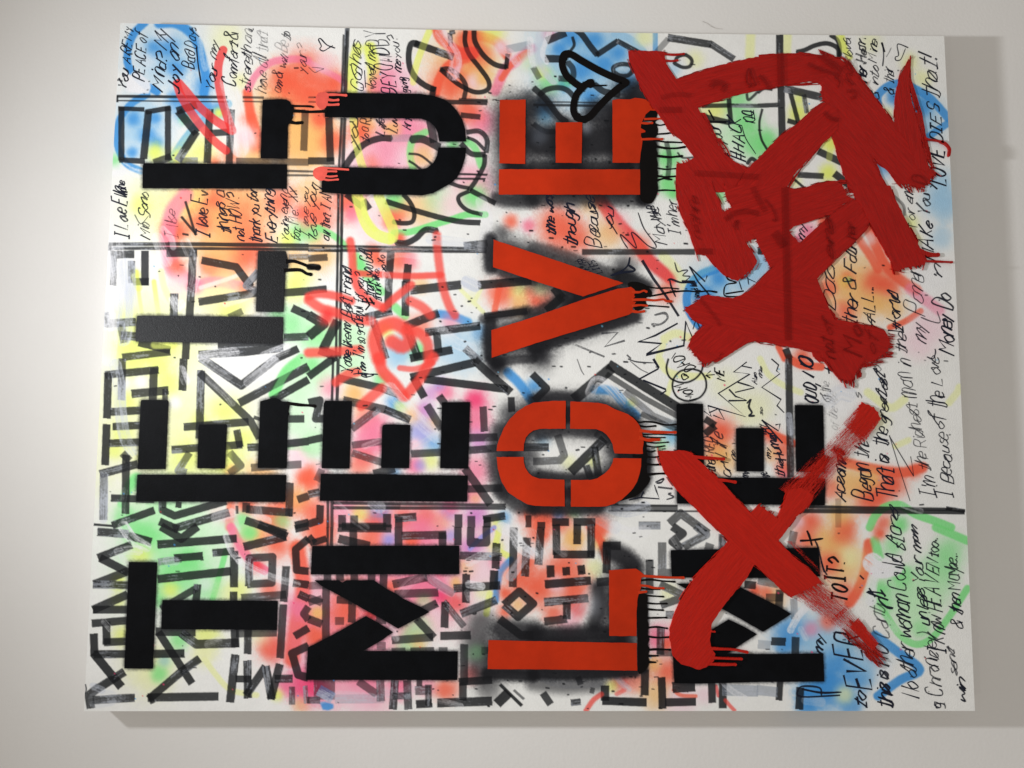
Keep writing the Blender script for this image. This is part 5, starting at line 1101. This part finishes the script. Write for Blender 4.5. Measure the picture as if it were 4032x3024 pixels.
class Shape:
    """collects flat paint films (front face + thin rim) at a height above the canvas"""

    def __init__(self, h, ang=None, th=0.0006):
        self.v, self.f, self.st, self.h, self.th = [], [], [], h, th
        self.dryf = []
        self.ang = math.radians(ang) if ang is not None else 0

    def add(self, p, h=None):
        h = self.h if h is None else h
        X, Z = to_plane(p[:, 0], p[:, 1])
        n = len(p)
        y1 = YF - h
        y0 = YF - 0.00005
        b = len(self.v)
        for yy in (y1, y0):
            for i in range(n):
                self.v.append((float(X[i]), yy, float(Z[i])))
                c, s = math.cos(self.ang), math.sin(self.ang)
                self.st.append(((p[i, 0] * c + p[i, 1] * s) * 0.012, (-p[i, 0] * s + p[i, 1] * c) * 0.16, h * 100))
        tris = tessellate_polygon([[Vector((float(X[i]), float(Z[i]), 0)) for i in range(n)]])
        for t in tris:
            a, c, d = (Vector((X[k], Z[k])) for k in t)
            cr = (c - a).cross(d - a)
            # face towards the room (-Y): order X,Z counter-clockwise seen from -Y
            t = t if cr > 0 else t[::-1]
            self.f.append(tuple(b + k for k in t))
        area = sum(X[i] * Z[(i + 1) % n] - X[(i + 1) % n] * Z[i] for i in range(n))
        for i in range(n):
            j = (i + 1) % n
            q = (b + i, b + n + i, b + n + j, b + j)
            self.f.append(q if area > 0 else q[::-1])

    def ribbon(self, pts, w0, w1=None, bulb=1.25, h=None):
        """a run of paint with a rounded swollen end"""
        w1 = w0 * 0.8 if w1 is None else w1
        c = smooth(pts, 6)
        n = len(c)
        d = np.gradient(c, axis=0)
        d /= np.maximum(np.linalg.norm(d, axis=1), 1e-6)[:, None]
        nr = np.stack([-d[:, 1], d[:, 0]], 1)
        ts = np.linspace(0, 1, n)
        w = (w0 * (1 - ts) + w1 * ts) * (1 + 0.10 * np.sin(ts * 9 + pts[0, 0])) / 2
        w[0] *= 1.25
        k = max(n // 6, 1)
        w[-k:] *= np.linspace(1, bulb, k)
        Lf = c + nr * w[:, None]
        Rt = c - nr * w[:, None]
        cap = []
        for a in np.linspace(0.2, 0.8, 6):
            th = math.pi * a
            cap.append(c[-1] + nr[-1] * w[-1] * math.cos(th) + d[-1] * w[-1] * math.sin(th))
        self.add(np.vstack([Lf, cap, Rt[::-1]]), h)

    def patch(self, quad, d0=0.40, d1=0.66, n=14, h=None):
        """streaky dry brush area a-b-c-d; the brush runs a->b and d->c, drier towards b-c"""
        a, b, c, d = [np.asarray(q_, float) for q_ in quad]
        h = self.h - 0.0001 if h is None else h
        L1 = np.linalg.norm(b - a)
        W1 = np.linalg.norm(d - a)
        b0 = len(self.v)
        for i in range(n + 1):
            s_ = i / n
            for j in range(n + 1):
                t_ = j / n
                p_ = (a * (1 - s_) + b * s_) * (1 - t_) + (d * (1 - s_) + c * s_) * t_
                X_, Z_ = to_plane(p_[0], p_[1])
                self.v.append((float(X_), YF - h, float(Z_)))
                edge = 0.10 * abs(2 * t_ - 1) ** 3
                self.st.append((s_ * L1 * 0.012 + a[0] * .01, t_ * W1 * 0.20 + a[1] * .01, d0 + (d1 - d0) * s_ + edge))
        for i in range(n):
            for j in range(n):
                k = b0 + i * (n + 1) + j
                self.f.append((k, k + 1, k + n + 2, k + n + 1))
                self.dryf.append(len(self.f) - 1)

    def slivers(self, quad, count, wmin=1.2, wmax=4.0, fade=True, lmin=.15, lmax=.6):
        """dry bristle marks inside a quad a-b-c-d; bristles run a->b and d->c"""
        a, b, c, d = quad
        for _ in range(count):
            t = ER.random()
            s0 = ER.random() ** (1.6 if fade else 1.0) * 0.8
            s1 = min(s0 + ER.uniform(lmin, lmax), 1.0)
            w = ER.uniform(wmin, wmax)
            pa = (a + (d - a) * t) * (1 - s0) + (b + (c - b) * t) * s0
            pb = (a + (d - a) * t) * (1 - s1) + (b + (c - b) * t) * s1
            v = pb - pa
            L = np.linalg.norm(v)
            if L < 2:
                continue
            nr = np.array([-v[1], v[0]]) / L
            j = [ER.uniform(.5, 1.1) for _ in range(4)]
            m1, m2 = pa + v * .3, pa + v * .7
            self.add(np.array([pa, m1 + nr * w * j[0] / 2, m2 + nr * w * j[1] / 2, pb, m2 - nr * w * j[2] / 2, m1 - nr * w * j[3] / 2]),
                     self.h - 0.0001 - ER.random() * 0.0002)

    def build(self, name, m, parent, loc=(0, 0, 0)):
        return link(name, self.v, self.f, m, parent, loc, self.st)


# ------------------------------------------------------------------ the wall
nwx, nwz = 2, 2
wall = link("wall", [(-5, 0, -3.2), (5, 0, -3.2), (5, 0, 3.2), (-5, 0, 3.2)], [(0, 1, 2, 3)], M_WALL)
wall["kind"] = "structure"


def wall_mark(pts, w):
    c = np.array(pts, float)
    vs, fs = [], []
    for i, q in enumerate(c):
        a, b = c[max(i - 1, 0)], c[min(i + 1, len(c) - 1)]
        d = (b - a) / np.linalg.norm(b - a)
        n = np.array([-d[1], d[0]]) * w * (0.35 + 0.65 * math.sin(math.pi * (i + .5) / len(c)))
        for s in (1, -1):
            X, Z = to_plane(*(q + s * n), 0.0)
            vs.append((float(X), -0.0006, float(Z)))
    for i in range(len(c) - 1):
        fs.append((2 * i, 2 * i + 2, 2 * i + 3, 2 * i + 1))
    return link("scuff_mark", vs, fs, M_SCUFF, wall)


wall_mark([(2765, 84), (2784, 92), (2800, 104), (2818, 112), (2845, 115)], 2.2)

# ------------------------------------------------------------------ the painting
root = bpy.data.objects.new("painting", None)
COL.objects.link(root)
root.location = (0, 0, -CH / 2)
root.empty_display_size = 0.2
root["label"] = "large graffiti canvas with black and orange stencilled letters and red brush strokes on white wall"
root["category"] = "painting"
UP = (0, 0, CH / 2)

NX, NZ = 1048, 1310
u = np.linspace(-1, 1, NX)
v = np.linspace(-1, 1, NZ)
U, V = np.meshgrid(u, v)
X = U * CW / 2 - 0.0036 * (1 - V ** 2) * np.clip(U, 0, 1) ** 2
Z = V * CH / 2 + 0.0008 * (1 - U ** 2) * V
PX, PY = to_photo(X, Z)
bx = np.clip((PX - OX) / SC, 0, BW - 1.001)
by = np.clip((PY - OY) / SC, 0, BH - 1.001)
ix, iy = bx.astype(int), by.astype(int)
fx, fy = (bx - ix)[..., None], (by - iy)[..., None]
colr = (BUF[iy, ix] * (1 - fx) + BUF[iy, ix + 1] * fx) * (1 - fy) + (BUF[iy + 1, ix] * (1 - fx) + BUF[iy + 1, ix + 1] * fx) * fy
relief = (colr.mean(2) < 0.2) * 0.00006
Y = YF + 0 * X - relief
co = np.stack([X, Y, Z], -1).astype(np.float32).reshape(-1, 3)
me = bpy.data.meshes.new("canvas")
nv = NX * NZ
nf = (NX - 1) * (NZ - 1)
me.vertices.add(nv)
me.vertices.foreach_set("co", co.ravel())
idx = np.arange(nv).reshape(NZ, NX)
q = np.stack([idx[:-1, :-1], idx[:-1, 1:], idx[1:, 1:], idx[1:, :-1]], -1).reshape(-1)
me.loops.add(nf * 4)
me.loops.foreach_set("vertex_index", q.astype(np.int32))
me.polygons.add(nf)
me.polygons.foreach_set("loop_start", (np.arange(nf) * 4).astype(np.int32))
me.update(calc_edges=True)
at = me.attributes.new("paint", 'FLOAT_COLOR', 'POINT')
rgba = np.ones((nv, 4), np.float32)
rgba[:, :3] = colr.reshape(-1, 3)
at.data.foreach_set("color", rgba.ravel())
me.materials.append(M_CANVAS)
canvas = bpy.data.objects.new("canvas", me)
COL.objects.link(canvas)
canvas.parent = root
canvas.location = UP

# turned-over sides of the canvas, with the paint that runs over the edge
sides = [("canvas_side", idx[0, ::4]), ("canvas_side", idx[-1, ::-4]), ("canvas_side", idx[::4, -1]), ("canvas_side", idx[::-4, 0])]
for nm, line in sides:
    line = np.append(line, [[idx[0, -1]], [idx[-1, 0]], [idx[-1, -1]], [idx[0, 0]]][[id(s[1]) for s in sides].index(id(line))])
    vs, cs, fs = [], [], []
    n = len(line)
    rows = 5
    for r in range(rows):
        t = r / (rows - 1)
        for k in line:
            x, y, z = co[k]
            vs.append((x, YF + (CD - 0.001) * t, z))
            c = rgba[k, :3]
            cs.append(list(c * (1 - .5 * t) + np.array(base) * .5 * t) + [1])
    for r in range(rows - 1):
        for i in range(n - 1):
            fs.append((r * n + i, (r + 1) * n + i, (r + 1) * n + i + 1, r * n + i + 1))
    o = link(nm, vs, fs, M_EDGE, root, UP)
    a = o.data.attributes.new("paint", 'FLOAT_COLOR', 'POINT')
    a.data.foreach_set("color", np.array(cs, np.float32).ravel())

# letters
for label, tone, polys, drips in LETTERS:
    m = M_ORANGE if tone != 'black' else M_SATIN if 'next to the letter E' in label else M_BLACK
    s = Shape(0.0005 if tone == 'black' else 0.0009)
    for p in polys:
        s.add(rough_edge(p, 12, 0.35))
    o = s.build("stencil_letter", m, root, UP)
    o["label"] = label
    for pts, w in drips:
        d = Shape(0.0011 if tone == 'black' else 0.0013)
        d.ribbon(pts, w)
        d.build("paint_drip", M_INK if tone == 'black' else M_ORANGE_DRIP, o)

hs = Shape(0.0010)
hp = smooth(HEART, 8, True)
hw = 27.0
d_ = np.roll(hp, -1, 0) - np.roll(hp, 1, 0)
d_ /= np.linalg.norm(d_, axis=1)[:, None]
hn = np.stack([-d_[:, 1], d_[:, 0]], 1)
for i in range(len(hp)):
    j = (i + 1) % len(hp)
    wi, wj = hw / 2, hw / 2
    hs.add(np.array([hp[i] + hn[i] * wi, hp[j] + hn[j] * wj, hp[j] - hn[j] * wj, hp[i] - hn[i] * wi]))
T(2, 0)
for cxy, rr in (("300,350", 16), ("340,320", 15), ("285,400", 14), ("470,655", 15), ("560,610", 17), ("905,602", 15), ("430,940", 15), ("500,965", 14)):
    c0 = pp(cxy)[0]
    hs.add(np.array([c0 + rr * (1 + .12 * ER.random()) * np.array([math.cos(t), math.sin(t)]) for t in np.linspace(0, 2 * math.pi, 18)[:-1]]), 0.0011 + ER.random() * 0.0002)
hs.ribbon(pp("480,650 560,625 600,632 715,630"), 9, 5, 1.0, 0.00125)
hs.ribbon(pp("470,655 520,620 570,605"), 30, 26, 1.0, 0.0012)
o = hs.build("painted_heart", M_INK, root, UP)
o["label"] = "thick black outline heart lying on its side"

for label, polys, drips in BLACK_RUNS:  # black paint sprayed and run beside the orange letters
    s = Shape(0.0006)
    for p in polys:
        s.add(rough_edge(smooth(p, 3, True), 8, 0.5))
    o = s.build("black_paint_run", M_INK, root, UP)
    o["label"] = label
    for pts, w in drips:
        d = Shape(0.0008)
        d.ribbon(pts, w)
        d.build("paint_drip", M_INK, o)
for label, polys, drips in CORALS:
    s = Shape(0.0012)
    for p in polys:
        s.add(rough_edge(smooth(p, 3, True), 8, 0.8))
    o = s.build("paint_splash", M_CORAL, root, UP)
    o["label"] = label
    for pts, w in drips:
        d = Shape(0.0014)
        d.ribbon(pts, w)
        d.build("paint_drip", M_CORAL, o)

# handwriting and pen lines: thin films of ink
def ink_mat(name, color):
    m = bpy.data.materials.new(name)
    m.use_nodes = True
    nt = m.node_tree
    N, Lk = nt.nodes, nt.links
    b = N["Principled BSDF"]
    b.inputs["Base Color"].default_value = list(lin(color)) + [1]
    b.inputs["Roughness"].default_value = 0.5
    b.inputs["Specular IOR Level"].default_value = 0.12
    at = N.new("ShaderNodeAttribute")
    at.attribute_name = "st"
    sx = N.new("ShaderNodeSeparateXYZ")
    Lk.new(at.outputs["Vector"], sx.inputs[0])
    tc = N.new("ShaderNodeTexCoord")
    nz = N.new("ShaderNodeTexNoise")
    nz.inputs["Scale"].default_value = 420
    nz.inputs["Detail"].default_value = 3
    Lk.new(tc.outputs["Object"], nz.inputs["Vector"])
    n2 = N.new("ShaderNodeTexNoise")
    n2.inputs["Scale"].default_value = 26
    n2.inputs["Detail"].default_value = 2
    Lk.new(tc.outputs["Object"], n2.inputs["Vector"])
    ad = N.new("ShaderNodeMath")
    ad.operation = 'ADD'
    Lk.new(nz.outputs[0], ad.inputs[0])
    Lk.new(n2.outputs[0], ad.inputs[1])
    th = N.new("ShaderNodeMath")           # noise + noise - dryness
    th.operation = 'SUBTRACT'
    Lk.new(ad.outputs[0], th.inputs[0])
    Lk.new(sx.outputs[1], th.inputs[1])
    mp = N.new("ShaderNodeMapRange")
    mp.inputs[1].default_value = 0.25
    mp.inputs[2].default_value = 0.60
    mp.inputs[3].default_value = 0.30
    mp.inputs[4].default_value = 1.0
    Lk.new(th.outputs[0], mp.inputs[0])
    mu = N.new("ShaderNodeMath")
    mu.operation = 'MULTIPLY'
    Lk.new(mp.outputs[0], mu.inputs[0])
    Lk.new(sx.outputs[0], mu.inputs[1])
    Lk.new(mu.outputs[0], b.inputs["Alpha"])
    return m


INKS = {'n': ink_mat("blue_black_ink", (26, 30, 46)), 'k': ink_mat("black_ink", (14, 15, 20))}
ht = 0.00022
for name, text, ck, strokes in PENS:
    vs, fs, st = [], [], []
    for pts, w, al, dry in strokes:
        ht += 2e-7
        n = len(pts)
        if n < 2:
            continue
        d = np.gradient(pts, axis=0)
        ln = np.maximum(np.linalg.norm(d, axis=1), 1e-6)
        d = d / ln[:, None]
        nr = np.stack([-d[:, 1], d[:, 0]], 1)
        ca = np.abs(d[:, 0] * 0.8 + d[:, 1] * 0.6)
        ww = w * (0.72 + 0.42 * ca) * (1 + 0.12 * np.sin(np.arange(n) * 0.9 + pts[0, 0])) / 2
        if n > 4:
            ww[-1] *= .55
            ww[0] *= .8
        A = pts + nr * ww[:, None]
        Bq = pts - nr * ww[:, None]
        XA, ZA = to_plane(A[:, 0], A[:, 1])
        XB, ZB = to_plane(Bq[:, 0], Bq[:, 1])
        XA, XB = np.clip(XA, -CW / 2 + .004, CW / 2 - .0065), np.clip(XB, -CW / 2 + .004, CW / 2 - .0065)
        b0 = len(vs)
        for i in range(n):
            hh = YF - ht - 2.2e-5 * i / n
            vs += [(XA[i], hh, ZA[i]), (XB[i], hh, ZB[i])]
            st += [(al, dry * 0.9, 0), (al, dry * 0.9, 0)]
        for i in range(n - 1):
            fs.append((b0 + 2 * i, b0 + 2 * i + 1, b0 + 2 * i + 3, b0 + 2 * i + 2))
    if vs:
        link(name, vs, fs, INKS[ck if ck in INKS else 'n'], root, UP, st)

# red brush strokes
lev = 0.0016
for label, tone, ang, polys, bris, drips in STROKES:
    m = M_RED if tone == 'red' else M_CROSS
    lev += 0.0002
    s = Shape(lev, ang)
    for p in polys:
        s.add(rough_edge(p, 10, 0.9))
        if len(p) < 6:
            continue
        for i in range(len(p)):            # stray bristle marks along the edges of the stroke
            a_, b_ = p[i], p[(i + 1) % len(p)]
            e_ = b_ - a_
            Le = np.linalg.norm(e_)
            if Le < 12 or (abs(e_[1]) < 6 and Le > 40) or (tone == 'cross' and a_[1] > 2330 and a_[0] < 2900):
                continue
            t_ = e_ / Le
            if abs(t_[0] * math.cos(math.radians(ang)) + t_[1] * math.sin(math.radians(ang))) < 0.55:
                k_ = int(Le / 8)           # blunt end: bristles leave across it
                dv = np.array([math.cos(math.radians(ang)), math.sin(math.radians(ang))])
                for _ in range(k_):
                    c_ = a_ + e_ * ER.random()
                    Ls, w_ = ER.uniform(3, 14), ER.uniform(1.5, 5.0)
                    nn = np.array([-dv[1], dv[0]]) * w_ / 2
                    s.add(np.array([c_ - dv * Ls, c_ + nn, c_ + dv * Ls, c_ - nn]), lev - 0.0001 - ER.random() * 0.0002)
            else:
                for _ in range(int(Le / 16)):
                    c_ = a_ + e_ * ER.random() + np.array([-t_[1], t_[0]]) * ER.normal(0, 3.0)
                    Ls, w_ = ER.uniform(8, 34), ER.uniform(0.9, 2.2)
                    nn = np.array([-t_[1], t_[0]]) * w_ / 2
                    s.add(np.array([c_ - t_ * Ls, c_ + nn, c_ + t_ * Ls, c_ - nn]), lev - 0.0001 - ER.random() * 0.0002)
    for bq in bris:
        if bq[0] == 's':
            continue
        c, r, txt, cnt = bq
        T(c, r)
        s.slivers(pp(txt), cnt)
        s.patch(pp(txt), 0.40, 0.60, h=lev - 0.00005 - 0.00001 * len(s.dryf) / 196)
    A = np.array
    if tone == 'cross' and 'lower left' in label:
        # from the solid middle over the black bar and the wiped zone up to the loaded tip
        s.patch([A([3062., 1922.]), A([3262., 1735.]), A([3352., 1792.]), A([3175., 2000.])], 0.45, 0.50, 20, lev - 0.0001)
        s.patch([A([3240., 1752.]), A([3340., 1640.]), A([3445., 1690.]), A([3325., 1830.])], 0.50, 0.47, 20, lev - 0.00012)
        s.patch([A([3315., 1668.]), A([3388., 1588.]), A([3466., 1648.]), A([3400., 1745.])], 0.46, 0.34, 16, lev - 0.00009)
        s.add(rough_edge(np.array([[3391, 1583], [3420, 1598], [3441, 1612], [3464, 1646], [3440, 1668], [3405, 1650], [3378, 1612.]]), 7, 3.0))
        s.slivers([A([3060., 2000.]), A([3240., 1790.]), A([3270., 1800.]), A([3110., 2040.])], 60, 1.2, 3, False, .1, .4)
    if tone == 'cross' and 'lower right' in label:
        s.patch([A([3096., 2330.]), A([3265., 2465.]), A([3350., 2385.]), A([3205., 2262.])], 0.45, 0.50, 20, lev - 0.0001)
        s.patch([A([3255., 2448.]), A([3440., 2610.]), A([3490., 2560.]), A([3335., 2378.])], 0.49, 0.53, 20, lev - 0.00012)
        s.patch([A([3340., 2470.]), A([3430., 2560.]), A([3455., 2530.]), A([3375., 2430.])], 0.40, 0.40, 14, lev - 0.00008)
        s.patch([A([3090., 2130.]), A([3250., 2290.]), A([3290., 2300.]), A([3120., 2130.])], 0.5, 0.55, 14, lev - 0.00014)
        s.slivers([A([3300., 2480.]), A([3460., 2640.]), A([3490., 2600.]), A([3350., 2430.])], 60, 1, 2.6, False, .1, .4)
    if not s.v and drips:
        for pts, w in drips:
            s.ribbon(pts, w, w, 1.0)
        drips = []
    o = s.build("brush_stroke", m, root, UP)
    o["label"] = label
    if s.dryf:
        o.data.materials.append(M_RED_DRY if tone == 'red' else M_CROSS_DRY)
        for k in s.dryf:
            o.data.polygons[k].material_index = 1
    for pts, w in drips:
        d = Shape(lev + 0.0004, ang)
        d.ribbon(pts, w)
        d.build("paint_drip", m, o)

# darker marks that show through the red paint
GHOST = []
PENS.clear()
T(3, 0)
L(70, "213,318 217,640", .5); L(34, "0,540 60,600 100,670", .6); L(70, "590,330 700,420 820,500", .4); L(40, "480,430 600,480 790,550", .45, 0); H("his", 930, 640, 900, 380, 90, 16, .6); H("D", 1640, 1620, 1620, 1520, 110, 20, .6); L(44, "640,900 700,960 780,980", .45); L(34, "860,700 930,690 950,740 900,770", .4); L(20, "740,560 790,600 780,660", .6)
T(2, 0)
L(24, "2190,640 2150,560 2120,480 2095,520 2100,610 2140,640 2110,660", .7); L(60, "1740,660 1780,610 1880,640 1850,700", .4); L(50, "1250,760 1400,730 1550,740", .25, 0); L(60, "1580,1500 1900,1520 2211,1540", .3); L(60, "1240,880 1460,880", .35)
T(3, 1)
L(74, "255,-20 268,600 290,1480", .42, 0, 'r', False); L(90, "150,420 250,560", .4); H("not of", 740, 1660, 700, 1290, 110, 20, .55); H("Mo", 1020, 1650, 990, 1330, 160, 24, .6); H("eing", 740, 690, 700, 290, 95, 18, .55); H("her", 960, 490, 930, 330, 100, 18, .6); H("of", 1160, 1620, 1140, 1400, 90, 16, .5); L(26, "60,100 140,200 170,300 130,300", .5)
T(2, 1)
L(54, "1880,300 1960,240 2080,215 2211,240", .4); L(40, "1960,370 2000,310 1990,400", .35); H("nothing", 1640, 500, 1600, 60, 90, 14, .4); L(60, "1600,608 1760,610", .4); L(60, "2150,-20 2211,100 2280,220", .3); L(40, "1620,1060 1780,1250 1830,1340", .25)
T(3, 2)
H("be to", 640, 60, 560, -30, 80, 14, .01)
GH = ink_mat("darker_red_show_through", (118, 16, 14))
for name, text, ck, strokes in PENS:
    vs, fs, st = [], [], []
    for pts, w, al, dry in strokes:
        if al < .05:
            continue
        ht += 2e-7
        d = np.gradient(pts, axis=0)
        d = d / np.maximum(np.linalg.norm(d, axis=1), 1e-6)[:, None]
        nr = np.stack([-d[:, 1], d[:, 0]], 1) * w / 2
        XA, ZA = to_plane(*(pts + nr).T)
        XB, ZB = to_plane(*(pts - nr).T)
        b0, n = len(vs), len(pts)
        for i in range(n):
            hh = YF - lev - 0.0003 - ht * 0.05 - 2.2e-5 * i / n
            vs += [(XA[i], hh, ZA[i]), (XB[i], hh, ZB[i])]
            st += [(al * 0.85, 0.25, 0), (al * 0.85, 0.25, 0)]
        for i in range(n - 1):
            fs.append((b0 + 2 * i, b0 + 2 * i + 1, b0 + 2 * i + 3, b0 + 2 * i + 2))
    if vs:
        link("show_through_mark", vs, fs, GH, root, UP, st)
